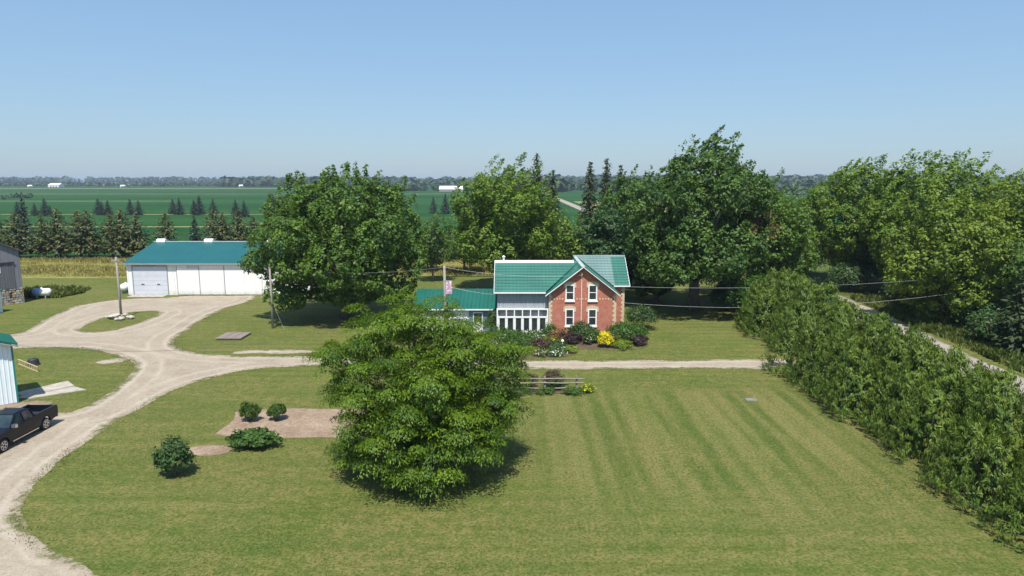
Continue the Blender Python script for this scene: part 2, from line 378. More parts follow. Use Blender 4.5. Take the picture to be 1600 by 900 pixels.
# ------------------------------------------------------------------ trees
def broad_crown(rng, lobes, clump_r, clumps_per_m2, n_leaf, leaf, flat=.42, wind=.35, shoots=.35, gap=.1, fill=.12, top_z=None):
    """lobes: list of (centre, radii). Leaf clumps sit on the outside of the lobes; returns quads, tints, clump centres"""
    cs, os_ = [], []
    L = [(np.array(c, float), np.array(r, float)) for c, r in lobes]
    for i, (c, r) in enumerate(L):
        area = 4 * math.pi * ((r[0] * r[1]) ** 1.6 / 3 + (r[0] * r[2]) ** 1.6 / 3 + (r[1] * r[2]) ** 1.6 / 3) ** (1 / 1.6)
        m = max(6, int(area * clumps_per_m2)); d = unit(fib(m, rng) + rng.normal(scale=.12, size=(m, 3)))
        p = c + d * r * rng.uniform(.72, 1.06, (m, 1))
        keep = rng.random(m) > gap
        for j, (c2, r2) in enumerate(L):
            if j != i: keep &= (((p - c2) / r2) ** 2).sum(1) > .62
        keep &= p[:, 2] > .35
        cs.append(p[keep]); os_.append(d[keep])
    cc = np.concatenate(cs); oo = np.concatenate(os_); m = len(cc)
    if top_z is None: top_z = cc[:, 2].max()
    ctint = rng.normal(.5, .19, m)
    n_each = np.clip((n_leaf * rng.uniform(.6, 1.4, m)).astype(int), 4, None)
    idx = np.repeat(np.arange(m), n_each); N = len(idx)
    d = unit(rng.normal(size=(N, 3))) * rng.random((N, 1)) ** .45
    o = oo[idx]
    d -= (1 - flat) * (d * unit(o * [.5, .5, 1.0])).sum(1, keepdims=True) * unit(o * [.5, .5, 1.0])
    rr = (clump_r * rng.uniform(.65, 1.3, m))[idx][:, None]
    pos = cc[idx] + d * rr
    # shoots: clumps near the top stretch upwards, swept by the wind
    sh = ((oo[:, 2] > .15) & (rng.random(m) < shoots))[idx]
    k = rng.random(N); swing = np.stack([k * wind, k * .0, k], 1) * (clump_r * 2.1)
    pos[sh] = (cc[idx] + d * rr * np.stack([1.1 - .75 * k, 1.1 - .75 * k, np.full(N, .5)], 1) + swing)[sh]
    nrm = unit(o * .5 + np.array([0, 0, .5]) + d * .45 + rng.normal(scale=.4, size=(N, 3)))
    size = leaf * rng.uniform(.6, 1.35, N)
    tint = ctint[idx] + rng.normal(0, .16, N)
    q = [leaf_quads(rng, pos, nrm, size)]; ts = [tint]
    nf = int(N * fill)                                   # sparse leaves inside
    if nf:
        li = rng.integers(0, len(L), nf); C_ = np.array([l[0] for l in L])[li]; R_ = np.array([l[1] for l in L])[li]
        p = C_ + unit(rng.normal(size=(nf, 3))) * R_ * rng.uniform(.35, .85, (nf, 1)); p[:, 2] = np.maximum(p[:, 2], .5)
        q.append(leaf_quads(rng, p, rng.normal(size=(nf, 3)) + [0, 0, .6], leaf * 1.5 * rng.uniform(.7, 1.3, nf))); ts.append(rng.normal(.4, .15, nf))
    return np.concatenate(q), np.concatenate(ts), cc
def make_lobes(rng, h, r, zb, n=10, rz=None, cx=0, cy=0, size=.43, lean=0.0, taper=.0):
    """an uneven crown: one core and n limbs' worth of foliage round it"""
    zc = (h + zb) / 2; hz = (h - zb) / 2
    out = [((cx, cy, zc - hz * .05), (r * .5, r * .5, hz * .62))]
    d = fib(n, rng)
    for k in range(n):
        v = unit(d[k] + rng.normal(scale=.16, size=3)); s = size * rng.uniform(.8, 1.2)
        a = 1 - s * .82
        wz = 1 - taper * max(0, v[2])
        out.append(((cx + v[0] * r * a * wz + lean * v[2], cy + v[1] * r * a * wz, zc + v[2] * hz * a), (r * s, r * s, min(hz, r) * s * rng.uniform(.85, 1.15))))
    return out
def trunk_mesh(rng, lobes, base_r, h, zb, clumps, twigs=60, lean=(0, 0)):
    b = MB(); top = np.array([lean[0], lean[1], zb + (h - zb) * .45]); k = 6
    pts = [np.array([lean[0] * (i / k) ** 2 + rng.normal(0, .05), lean[1] * (i / k) ** 2 + rng.normal(0, .05), top[2] * i / k]) for i in range(k + 1)]
    pts[0] = np.array([0, 0, -.15])
    b.tube(pts, [base_r * (1.35 if i == 0 else 1.0 - .6 * i / k) for i in range(k + 1)], 9)
    for c, r in lobes[1:]:
        c = np.array(c); f = np.clip((c[2] - zb) / (h - zb), .1, .8); st = pts[min(k, max(2, int(f * k)))]
        mid = (st + c) / 2 + np.array([0, 0, -.08 * np.linalg.norm(c - st)]) + rng.normal(0, .2, 3)
        b.tube([st, mid, c], [base_r * .42, base_r * .26, base_r * .12], 5)
        near = np.argsort(((clumps - c) ** 2).sum(1))[:max(2, twigs // len(lobes)) * 4:4]
        for q in near: b.tube([c, (c + clumps[q]) / 2 + rng.normal(0, .12, 3), clumps[q]], [base_r * .10, base_r * .07, base_r * .03], 3, False)
    return b
def broad_tree(name, x, y, h, r, label, mat, seed, zb=2.0, n=11, leaf=.33, n_leaf=62, clump_r=.95, dens=.42, base_r=.4, group=None, bark='bark', lobes=None, cat='tree', dead=None, **kw):
    rng = np.random.default_rng(seed)
    mk = {k: kw.pop(k) for k in ('size', 'lean', 'taper') if k in kw}
    lobes = lobes or make_lobes(rng, h, r, zb, n, **mk)
    q, t, cc = broad_crown(rng, lobes, clump_r, dens, n_leaf, leaf, **kw)
    e = empty(name, (x, y, 0)); tag(e, label, cat, group)
    trunk_mesh(rng, lobes, base_r, h, zb, cc).build('trunk', bark, e, local=True, smooth=True)
    if dead is not None:                                 # a patch of the crown whose leaves have died
        c, rad = dead; far = ((q.mean(1) - np.array(c)) ** 2).sum(1) > rad ** 2 * rng.uniform(.3, 1.3, len(q))
        tag(add_obj('dead_branch_foliage', quads_mesh('dead_branch_foliage', q[~far], t[~far]), 'dead_leaves', e), 'brown dying foliage', kind='stuff')
        q, t = q[far], t[far]
    tag(add_obj('crown', quads_mesh('crown', q, t), mat, e), kind='stuff')
    return e
def conifer_meshes(rng, h, r, levels=22, per=9, zb=.6, leaf=.55, droop=.25, power=1.0, ragged=.25, cards=5):
    Q, T = [], []
    for i in range(levels):
        f = i / (levels - 1); z = zb + (h - zb) * f ** .92
        rad = r * (1 - f) ** power * (1 + rng.normal(0, ragged * .4)) + .12
        nb = max(3, int(per * (1 - .6 * f)))
        for a in rng.uniform(0, 6.28) + np.arange(nb) * 6.283 / nb + rng.normal(0, .2, nb):
            Lb = rad * rng.uniform(1 - ragged, 1 + ragged * .4); d = np.array([math.cos(a), math.sin(a), 0])
            bt = rng.normal(.45, .22); m = max(2, int(cards * (Lb / r) ** .5 + 1))
            for k in range(m):
                u = (k + .7) / m; p = d * Lb * u + np.array([0, 0, z - droop * Lb * u ** 1.3 + .12 * Lb * u * u]) + rng.normal(0, .08 * Lb + .02, 3)
                for s_ in range(3):
                    al = d + rng.normal(0, .55, 3) + [0, 0, .12]
                    nn = np.array([rng.normal(0, .5), rng.normal(0, .5), 1]) + d * .35
                    Q.append(leaf_quads(rng, p[None] + rng.normal(0, .10 * leaf + .05, (1, 3)), nn[None], np.array([leaf * rng.uniform(.7, 1.35) * (1 - .45 * f)]), .42, al[None], .22)[0]); T.append(bt + rng.normal(0, .13))
    tr = MB().tube([(0, 0, -.1), (0, 0, h * .5), (0, 0, h * .97)], [r * .075 + .05, r * .05 + .03, .03], 6)
    return quads_mesh('crown', np.array(Q), np.array(T)), tr
CONE = {}
def conifer(name, x, y, h, label, variant, mat, group=None, rot=0, rs=1.0, cat='tree'):
    cm, tm = CONE[variant]
    e = empty(name, (x, y, 0), rot); tag(e, label, cat, group)
    k = h / 10.0
    for nm, me, mm in (('trunk', tm, 'pine_bark'), ('crown', cm, mat)):
        if not me.materials: me.materials.append(M[mm])
        o = bpy.data.objects.new(nm, me); COL.objects.link(o); o.parent = e; o.scale = (k * rs, k * rs, k)
        o.material_slots[0].link = 'OBJECT'; o.material_slots[0].material = M[mm]
        if nm == 'crown': o['kind'] = 'stuff'
    return e
def shrub(name, x, y, r, h, mat, label, seed, n=900, leaf=.13, flowers=None, nf=120, fsize=.10, group=None, cat='shrub', upright=0.0, ry=None, z0=0.05):
    rng = np.random.default_rng(seed); ry = ry or r
    m = max(7, int(10 * r * h * 3)); d = unit(fib(2 * m, rng) + rng.normal(0, .15, (2 * m, 3))); d = d[d[:, 2] > -.25]; m = len(d)
    cc = d * np.array([r, ry, h * .52]) * rng.uniform(.5, 1.12, (m, 1)) * .82 + [0, 0, h * .46]
    ct = rng.normal(.5, .2, m); idx = rng.integers(0, m, n)
    dd = unit(rng.normal(size=(n, 3))) * rng.random((n, 1)) ** .5
    pos = cc[idx] + dd * np.array([r, ry, h * .6]) * .30; pos[:, 2] = np.maximum(pos[:, 2], z0)
    nrm = unit(d[idx] * .6 + dd * .5 + [0, 0, .4] + rng.normal(0, .45, (n, 3)))
    al = None if not upright else d[idx] * .6 + np.array([0, 0, upright]) + rng.normal(0, .3, (n, 3))
    if upright: nrm = rng.normal(size=(n, 3)) + d[idx]
    q = leaf_quads(rng, pos, nrm, leaf * rng.uniform(.6, 1.4, n), .55 if not upright else .22, al)
    e = empty(name, (x, y, 0)); tag(e, label, cat, group)
    tag(add_obj('foliage', quads_mesh('foliage', q, ct[idx] + rng.normal(0, .15, n)), mat, e), kind='stuff')
    st = MB()
    for k in range(5):
        c = cc[rng.integers(0, m)]; st.tube([(c[0] * .12, c[1] * .12, -.03), c * [.5, .5, .55], c], [.035, .025, .012], 4, False)
    st.build('stem', 'bark', e, local=True)
    if flowers:
        i2 = rng.integers(0, m, nf); p = cc[i2] + d[i2] * np.array([r, ry, h * .55]) * .27 + rng.normal(0, .09, (nf, 3)) * r; p[:, 2] = np.maximum(p[:, 2], .08)
        tag(add_obj('flowers', quads_mesh('flowers', leaf_quads(rng, p, d[i2] + [0, -.2, .6] + rng.normal(0, .3, (nf, 3)), fsize * rng.uniform(.7, 1.4, nf), .9), rng.random(nf)), flowers, e), kind='stuff')
    return e

# ------------------------------------------------------------------ ground sheets
def seg_dist(P, poly):
    d2 = np.full(len(P), 1e12); ins = np.zeros(len(P), bool); n = len(poly)
    for i in range(n):
        a = np.array(poly[i]); b = np.array(poly[(i + 1) % n]); ab = b - a
        t = np.clip(((P - a) @ ab) / (ab @ ab + 1e-12), 0, 1); d2 = np.minimum(d2, ((P - a - t[:, None] * ab) ** 2).sum(1))
        c = ((a[1] > P[:, 1]) != (b[1] > P[:, 1])); xi = (b[0] - a[0]) * (P[:, 1] - a[1]) / (b[1] - a[1] + 1e-12) + a[0]
        ins ^= c & (P[:, 0] < xi)
    return np.where(ins, -1, 1) * np.sqrt(d2)
_r = np.random.default_rng(3); _ph = _r.uniform(0, 6.28, (24, 3)); _kd = _r.uniform(0, 6.28, 24)
def wob(P, scale):
    o = np.zeros(len(P))
    for i in range(24):
        k = 2 ** (i % 6) * .9 / scale; o += np.sin(P[:, 0] * k * math.cos(_kd[i]) + P[:, 1] * k * math.sin(_kd[i]) + _ph[i, 0]) / (2 ** (i % 6)) ** .7
    return o / 4
def smooth_poly(poly, it=2):
    for _ in range(it):
        n = len(poly); poly = [q for i in range(n) for q in ((.75 * poly[i][0] + .25 * poly[(i + 1) % n][0], .75 * poly[i][1] + .25 * poly[(i + 1) % n][1]), (.25 * poly[i][0] + .75 * poly[(i + 1) % n][0], .25 * poly[i][1] + .75 * poly[(i + 1) % n][1]))]
    return poly
def sheet(name, poly, z, mat, res=.5, amp=.3, scale=4., holes=(), smooth=1, label=None, cat=None, kind='structure'):
    poly = smooth_poly(poly, smooth); A = np.array(poly); lo = A.min(0) - 1; hi = A.max(0) + 1
    nx, ny = int((hi[0] - lo[0]) / res) + 2, int((hi[1] - lo[1]) / res) + 2
    gx, gy = np.meshgrid(lo[0] + np.arange(nx) * res, lo[1] + np.arange(ny) * res); P = np.stack([gx.ravel(), gy.ravel()], 1)
    def sd(P):
        s = seg_dist(P, poly)
        for h in holes: s = np.maximum(s, -seg_dist(P, smooth_poly(h, 2)))
        return s + amp * wob(P, scale)
    s = sd(P); e = .05 * res
    g = np.stack([sd(P + [e, 0]) - s, sd(P + [0, e]) - s], 1) / e; g = unit(g)
    I = s.reshape(ny, nx); inside = I < 0
    cell = inside[:-1, :-1] | inside[1:, :-1] | inside[:-1, 1:] | inside[1:, 1:]
    Pm = np.where((s > 0)[:, None], P - g * np.minimum(s, res * .98)[:, None], P)
    jy, jx = np.nonzero(cell); a = jy * nx + jx; F = np.stack([a, a + 1, a + nx + 1, a + nx], 1)
    used, inv = np.unique(F, return_inverse=True); F = inv.reshape(F.shape)
    V = np.concatenate([Pm[used], np.full((len(used), 1), z)], 1); me = bpy.data.meshes.new(name)
    me.from_pydata(V.tolist(), [], F.tolist())
    at = me.attributes.new('edge', 'FLOAT', 'POINT'); at.data.foreach_set('value', np.maximum(-s[used], 0).astype(np.float32))
    return tag(add_obj(name, me, mat), label, cat, kind=kind)

def flat(name, pts, z, mat):
    me = bpy.data.meshes.new(name); me.from_pydata([(*p, z) for p in pts], [], [tuple(range(len(pts)))])
    return tag(add_obj(name, me, mat), kind='structure')

# ================================================================== THE SETTING
flat('field', [(-9000, -60), (9000, -60), (9000, 9000), (-9000, 9000)], -.06, 'field')
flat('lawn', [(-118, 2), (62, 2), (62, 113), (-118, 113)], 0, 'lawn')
sheet('rough_grass_strip', [(-135, 111.5), (-90, 111), (-40, 113), (10, 114), (52, 112), (52, 140), (-40, 139), (-135, 139)], .006, 'rough_grass', 1.2, .8, 9)
sheet('roadside_meadow', [(45, 2), (150, 2), (150, 200), (48, 200), (46.5, 100)], .006, 'yard_grass', 1.5, .3, 9, smooth=0)
drive = [(24.1, 56.6), (16.4, 56.6), (1.1, 56.6), (-8.8, 57.0), (-15.6, 57.6), (-20.5, 57.4), (-22.9, 56.4), (-24.6, 54.1), (-25.9, 51.8), (-26.5, 48.6), (-26.6, 44.3), (-26.4, 41.3), (-26.4, 38.7), (-25.9, 36.0), (-25.1, 33.6), (-24.3, 31.8), (-23.6, 30.5), (-22.2, 29.1), (-20.9, 28.0), (-19.2, 27.1), (-17.8, 26.6), (-16.6, 25.7), (-13, 23.4), (-10, 18), (-10, 10),
         (-40, 10), (-40.6, 40), (-37.6, 44.2), (-35.3, 45.6), (-31.6, 45.4), (-30.5, 45.6), (-30.2, 47.6), (-31.0, 52.3), (-32.8, 57.0), (-33.9, 59.1), (-37.1, 62.0), (-41.1, 63.8), (-45.8, 64.3), (-47.9, 63.8), (-60, 62.5),
         (-62, 65.5), (-51.8, 69.2), (-53.5, 75.6), (-55.0, 81.2), (-56.2, 85.4), (-55.1, 89.1), (-52.3, 91.6), (-47.2, 93.0), (-45.9, 94.2), (-37.3, 94.3), (-35.6, 93.6), (-35.1, 90.1), (-35.8, 86.3), (-36.1, 80.4), (-35.4, 73.9), (-34.6, 68.6), (-33.1, 65.0), (-30.9, 63.0), (-27.2, 61.3), (-22.3, 60.9), (-16.4, 60.9), (-9.3, 60.2), (1.1, 59.5), (23.6, 59.7), (36.5, 60.2), (36.5, 55.9)]
island = [(-47.3, 73.2), (-48.1, 77.4), (-47.7, 81.2), (-44.3, 83.7), (-42.6, 81.2), (-42.2, 77.4), (-42.1, 73.2), (-43.6, 71.0), (-45.8, 71.3)]
sheet('gravel_drive', drive, .008, 'gravel', .34, .32, 3.2, [island])
sheet('road', [(33.5, 2), (34, 30), (36.2, 55), (38.6, 75), (40.6, 95), (40.5, 120), (38.5, 200), (35.8, 354), (36.5, 600), (36.5, 1500), (42, 1500), (42, 600), (41.5, 354), (44.2, 200), (46.2, 120), (46.4, 95), (44.2, 75), (41.8, 55), (39.6, 30), (39.2, 2)], .014, 'road', 1.1, .2, 4, smooth=1)
sheet('mulch_bed', [(-19.0, 40.9), (-18.8, 43.0), (-18.8, 44.6), (-19.3, 45.9), (-16.3, 46.4), (-10.4, 46.2), (-5.0, 46.0), (-4.6, 40.9), (-12, 40.8)], .016, 'mulch', .2, .13, 1.6, smooth=1)
sheet('mulch_ring', [(-19.9, 38.7), (-19.1, 39.6), (-17.4, 39.6), (-16.6, 38.8), (-17.4, 38.0), (-18.8, 38.0)], .020, 'mulch', .12, .08, 1.2)
sheet('garden_bed', [(-3.2, 60.6), (.6, 60.1), (4.6, 60.3), (6.2, 61.8), (5.8, 63.6), (8.6, 63.2), (10.4, 62.9), (13.0, 64.0), (13.7, 66.0), (13.0, 68.4), (3.5, 68.5), (-3, 68.5)], .018, 'soil', .22, .15, 1.5)
sheet('fence_bed', [(-1.5, 49.8), (5.9, 49.7), (6.1, 51.2), (-1.5, 52.2)], .022, 'soil', .2, .15, 1.4)
sheet('bare_ground', [(-40, 44.6), (-35.2, 46.2), (-33.3, 47.0), (-33.6, 48.0), (-36.4, 48.2), (-43, 44.8)], .012, 'dirt', .25, .2, 2)
sheet('rubble_patch', [(-37.2, 58.4), (-35.6, 58.0), (-34.4, 59.2), (-35.2, 60.2), (-36.8, 59.8)], .014, 'gravel', .2, .3, 1.2)
sheet('worn_verge', [(-26.5, 62.2), (-23.5, 61.8), (-18, 62.0), (-18, 63.2), (-24, 63.4)], .010, 'gravel', .25, .35, 1.5)
def slab(name, quad, z, mat, label, cat):
    b = MB(); b.hexa([(x, y, -.05) for x, y in quad], [(x, y, z) for x, y in quad])
    o = b.build(name, mat); return tag(o, label, cat, kind='structure')
slab('concrete_slab', [(-36.9, 48.7), (-35.6, 48.6), (-32.8, 50.7), (-34.2, 51.5)], .06, 'concrete', 'nearer of two pale concrete slabs beside the small white steel building', 'slab')
slab('concrete_slab', [(-37.6, 49.9), (-36.5, 49.0), (-34.3, 51.65), (-35.7, 53.0)], .07, 'concrete', 'farther of two pale concrete slabs beside the small white steel building', 'slab')
slab('concrete_apron', [(-53.2, 92.9), (-48.2, 92.9), (-48.4, 94.55), (-53.2, 94.55)], .05, 'concrete', 'concrete apron in front of the grey overhead door', 'slab')
slab('concrete_step', [(-34.6, 92.6), (-30.6, 92.6), (-30.6, 94.5), (-34.6, 94.5)], .06, 'concrete', 'concrete pad in front of the shed side door', 'slab')
slab('lawn_slab', [(17.2, 48.1), (18.0, 48.1), (18.0, 48.7), (17.2, 48.7)], .035, 'rubber_grey', 'small grey well cover set in the right-hand lawn', 'slab')
# far strips between the crop fields
for i, (y0, y1, x0, x1) in enumerate([(232, 237, -420, -60), (318, 323, -620, -70), (520, 528, -900, -260), (780, 792, -1500, -50), (830, 836, -900, 30)]):
    flat('grass_strip', [(x0, y0), (x1, y0 + 3), (x1, y1 + 3), (x0, y1)], -.03, 'pale_field')
flat('pale_field_patch', [(46, 330), (120, 330), (160, 520), (46, 520)], -.02, 'pale_field')
flat('pale_field_patch', [(-1500, 1250), (-300, 1250), (-300, 1330), (-1500, 1330)], -.02, 'pale_field')

# ================================================================== BUILDINGS
def roof_slab(b, e0, e1, r1, r0, courses=14, step=.03, thick=.09):
    e0, e1, r1, r0 = (np.array(p, float) for p in (e0, e1, r1, r0))
    n = np.cross(e1 - e0, r0 - e0); n /= np.linalg.norm(n); n = n if n[2] > 0 else -n
    for i in range(courses):
        a, c = i / courses, (i + 1) / courses
        A, B_, C_, D = e0 + (r0 - e0) * a, e1 + (r1 - e1) * a, e1 + (r1 - e1) * c, e0 + (r0 - e0) * c
        b.add([A + n * step, B_ + n * step, C_, D, A - n * .0, B_ - n * .0], [(0, 1, 2, 3), (4, 5, 1, 0), (4, 0, 3), (1, 5, 2)])
    m = n * thick
    b.add([e0 - m, e1 - m, r1 - m, r0 - m, e0, e1, r1, r0], [(3, 2, 1, 0), (0, 1, 5, 4), (1, 2, 6, 5), (2, 3, 7, 6), (3, 0, 4, 7)])
    return b
def roof_ribs(b, e0, e1, r1, r0, pitch=.45, thick=.07, hgt=.035, w=.05):
    e0, e1, r1, r0 = (np.array(p, float) for p in (e0, e1, r1, r0))
    roof_slab(b, e0, e1, r1, r0, 1, .0, thick)
    n = np.cross(e1 - e0, r0 - e0); n /= np.linalg.norm(n); n = n if n[2] > 0 else -n
    L = np.linalg.norm(e1 - e0); u = (e1 - e0) / L; k = int(L / pitch)
    for i in range(k + 1):
        f = (i + .5) / (k + 1); A = e0 + (e1 - e0) * f; B_ = r0 + (r1 - r0) * f
        b.add([A - u * w, A + n * hgt, A + u * w, B_ - u * w, B_ + n * hgt, B_ + u * w], [(0, 1, 4, 3), (1, 2, 5, 4), (0, 2, 1)])
    return b
def ribbed(b, p0, p1, z0, z1, pitch=.3, depth=.03, z1b=None):
    """ribbed wall sheet from p0 to p1 (xy); outward is to the right of p0->p1"""
    p0 = np.array(p0, float); p1 = np.array(p1, float); L = np.linalg.norm(p1 - p0); u = (p1 - p0) / L; n = np.array([u[1], -u[0]])
    k = max(1, int(L / pitch)); z1b = z1 if z1b is None else z1b
    prof = []
    for i in range(k):
        for f, o in ((0, 0), (.62, 0), (.74, 1), (.88, 1)): prof.append(((i + f) / k, o))
    prof.append((1, 0)); vs = []
    for f, o in prof:
        q = p0 + u * L * f + n * depth * o; zt = z1 + (z1b - z1) * f; vs += [(q[0], q[1], z0), (q[0], q[1], zt)]
    return b.add(vs, [(2 * i, 2 * i + 2, 2 * i + 3, 2 * i + 1) for i in range(len(prof) - 1)])
def pane_ring(b, x0, x1, z0, z1, y, w, out, back=.02):
    """rectangular frame in the plane y, standing out towards the camera"""
    b.box(x0, x1, y - out, y + back, z1 - w, z1); b.box(x0, x1, y - out, y + back, z0, z0 + w)
    b.box(x0, x0 + w, y - out, y + back, z0 + w, z1 - w); b.box(x1 - w, x1, y - out, y + back, z0 + w, z1 - w); return b

# ---- farmhouse
H = empty('farmhouse', (5.4, 73.5, 0)); tag(H, 'red brick farmhouse with cream quoins, green metal roof and white glazed sunroom', 'house')
YF = 68.6; XL, XR = 3.75, 10.65; XA = 7.2; ZE, ZR = 4.72, 7.42
b = MB(); b.prism([(XL, -.1), (XR, -.1), (XR, ZE), (XA, ZR - .12), (XL, ZE)], YF, 73.6, 'y'); b.build('wall', 'brick', H)
b = MB(); b.prism([(73.3, -.1), (80.7, -.1), (80.7, ZE), (77, ZR - .1), (73.3, ZE)], 7.0, 12.25, 'x'); b.build('wall', 'brick', H)
# clapboard kitchen block on the left
b = MB(); b.prism([(69.0, -.1), (76.2, -.1), (76.2, ZE), (72.55, ZR - .1), (69.0, ZE)], -1.5, 3.74, 'x'); b.build('wall', 'siding', H)
sd = MB(); x = -1.5; k = 0
while x < 3.6:
    sd.box(x + .008, min(x + .2, 3.72), 68.93 + .012 * (k % 2), 69.0, 2.99, ZE - .02); x += .215; k += 1
tag(sd.build('siding_boards', 'siding', H), 'grey blue vertical boards over the sunroom', kind='stuff')
MB().box(-1.55, 3.74, 68.7, 69.0, -.1, .46).build('foundation', 'stone', H)
# sunroom: one frame, transom panes above and tall panes below
fr = MB(); ys = 68.82; x0, x1 = -1.57, 3.72
fr.box(x0, x1, ys - .08, ys + .1, .46, .62); fr.box(x0, x1, ys - .08, ys + .1, 2.83, 2.98); fr.box(x0, x1, ys - .10, ys + .1, 2.00, 2.16)
cw = (x1 - x0 - .34) / 6; edges = [x0 + .17 + cw * i for i in range(7)]
fr.box(x0, x0 + .13, ys - .1, ys + .1, .62, 2.0); fr.box(x1 - .13, x1, ys - .1, ys + .1, .62, 2.0)
fr.box(x0, x0 + .13, ys - .1, ys + .1, 2.16, 2.83); fr.box(x1 - .13, x1, ys - .1, ys + .1, 2.16, 2.83)
for i, e in enumerate(edges):
    if 0 < i < 6:
        fr.box(e - .14, e + .14, ys - .075, ys + .1, .62, 2.0); fr.box(e - .055, e + .055, ys - .075, ys + .1, 2.16, 2.83)
    else:
        s = 1 if i == 0 else -1
        fr.box(min(e - .04 * s, e + .12 * s), max(e - .04 * s, e + .12 * s), ys - .07, ys + .1, .62, 2.0)
sun = fr.build('sunroom', 'white_paint', H); sun['label'] = 'white framed sunroom of twelve panes'
for i in range(6):
    MB().box(edges[i] + .02, edges[i + 1] - .02, ys + .0, ys + .02, .6, 2.03).build('pane', 'porch_glass', sun)
    MB().box(edges[i] + .02, edges[i + 1] - .02, ys + .0, ys + .02, 2.13, 2.86).build('transom_pane', 'upper_glass', sun)
# roofs
b = roof_slab(MB(), (-1.82, 68.5, ZE), (3.40, 68.5, ZE), (XA, 72.55, ZR + .03), (-1.82, 72.55, ZR + .03), 11, .035)
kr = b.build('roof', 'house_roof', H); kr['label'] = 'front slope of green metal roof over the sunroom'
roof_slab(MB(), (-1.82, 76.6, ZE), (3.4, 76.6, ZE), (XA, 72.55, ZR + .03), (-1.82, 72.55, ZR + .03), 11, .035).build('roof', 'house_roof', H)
MB().prism([(72.2, ZR - .16), (72.55, ZR + .10), (72.9, ZR - .16)], -1.86, 6.6, 'x').build('ridge_cap', 'cap_white', kr)
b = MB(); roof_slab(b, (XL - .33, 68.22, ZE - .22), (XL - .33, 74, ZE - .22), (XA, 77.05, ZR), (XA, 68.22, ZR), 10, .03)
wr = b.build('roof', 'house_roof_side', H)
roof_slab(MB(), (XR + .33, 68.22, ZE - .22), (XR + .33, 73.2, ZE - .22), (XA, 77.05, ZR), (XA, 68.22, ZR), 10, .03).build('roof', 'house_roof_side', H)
MB().prism([(XA - .2, ZR - .06), (XA, ZR + .11), (XA + .2, ZR - .06)], 68.2, 77.1, 'y').build('ridge_cap', 'cap_white', wr)
xs = 11.15
fz = roof_slab(MB(), (XR + .28, 73.0, ZE), (xs, 73.0, ZE), (xs, 77.0, ZR + .1), (XA, 77.0, ZR + .1), 11, .035).build('roof', 'house_roof_pale', H); fz['label'] = 'slope of the green roof with silvery sheen in its colour'
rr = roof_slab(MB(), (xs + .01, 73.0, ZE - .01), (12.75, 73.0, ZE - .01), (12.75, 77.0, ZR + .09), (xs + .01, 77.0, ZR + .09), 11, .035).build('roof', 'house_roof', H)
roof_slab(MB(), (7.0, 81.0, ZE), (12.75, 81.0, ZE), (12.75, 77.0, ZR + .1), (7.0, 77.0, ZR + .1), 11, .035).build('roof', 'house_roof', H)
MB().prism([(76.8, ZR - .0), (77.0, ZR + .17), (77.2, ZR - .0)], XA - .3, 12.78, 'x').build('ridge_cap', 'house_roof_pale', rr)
# white fascia and gutters
f = MB()
for s in (-1, 1):
    f.beam((XA, 68.17, ZR - .10), (XA + s * 3.82, 68.17, ZE - .36), .06, .2, (0, 1, 0))
f.build('bargeboard', 'white_paint', H)
f = MB(); f.box(-1.86, 3.42, 68.38, 68.5, ZE - .13, ZE - .01); f.build('gutter', 'white_paint', H)
f = MB(); f.box(XR + .36, 12.78, 72.88, 73.0, ZE - .14, ZE - .02); f.build('gutter', 'white_paint', H)
f = MB(); f.beam((12.76, 72.95, ZE - .12), (12.76, 77, ZR), .05, .16); f.build('bargeboard', 'white_paint', H)
f = MB(); f.beam((-1.83, 68.45, ZE - .12), (-1.83, 72.55, ZR - .05), .05, .16); f.build('bargeboard', 'white_paint', H)
# cream quoins at the brick corners, diaper band, window hoods
def quoins(x, s, y, z0, z1):
    b = MB(); z = z0; k = 0
    while z < z1 - .1:
        w = .36 if k % 2 == 0 else .24
        b.box(min(x, x - s * w), max(x, x - s * w), y - .03, y + .04, z + .01, min(z + .235, z1)); z += .24; k += 1
    return tag(b.build('quoins', 'cream_brick', H), 'cream brick corner quoins', kind='stuff')
quoins(XL, -1, YF, .25, ZE - .1); quoins(XR, 1, YF, .25, ZE - .1); quoins(12.25, 1, 73.3, .25, ZE - .1)
b = MB()
for i in range(21):
    x = XL + .55 + i * .292
    if any(abs(x - c) < .66 for c in (5.9, 8.22)): continue
    b.add([(x - .10, YF - .03, 4.0), (x, YF - .03, 3.90), (x + .10, YF - .03, 4.0), (x, YF - .03, 4.10), (x - .10, YF + .02, 4.0), (x, YF + .02, 3.90), (x + .10, YF + .02, 4.0), (x, YF + .02, 4.10)], [(0, 1, 2, 3), (0, 4, 5, 1), (1, 5, 6, 2), (2, 6, 7, 3), (3, 7, 4, 0)])
tag(b.build('brick_band', 'cream_brick', H), 'row of cream brick diamonds between the storeys', kind='stuff')
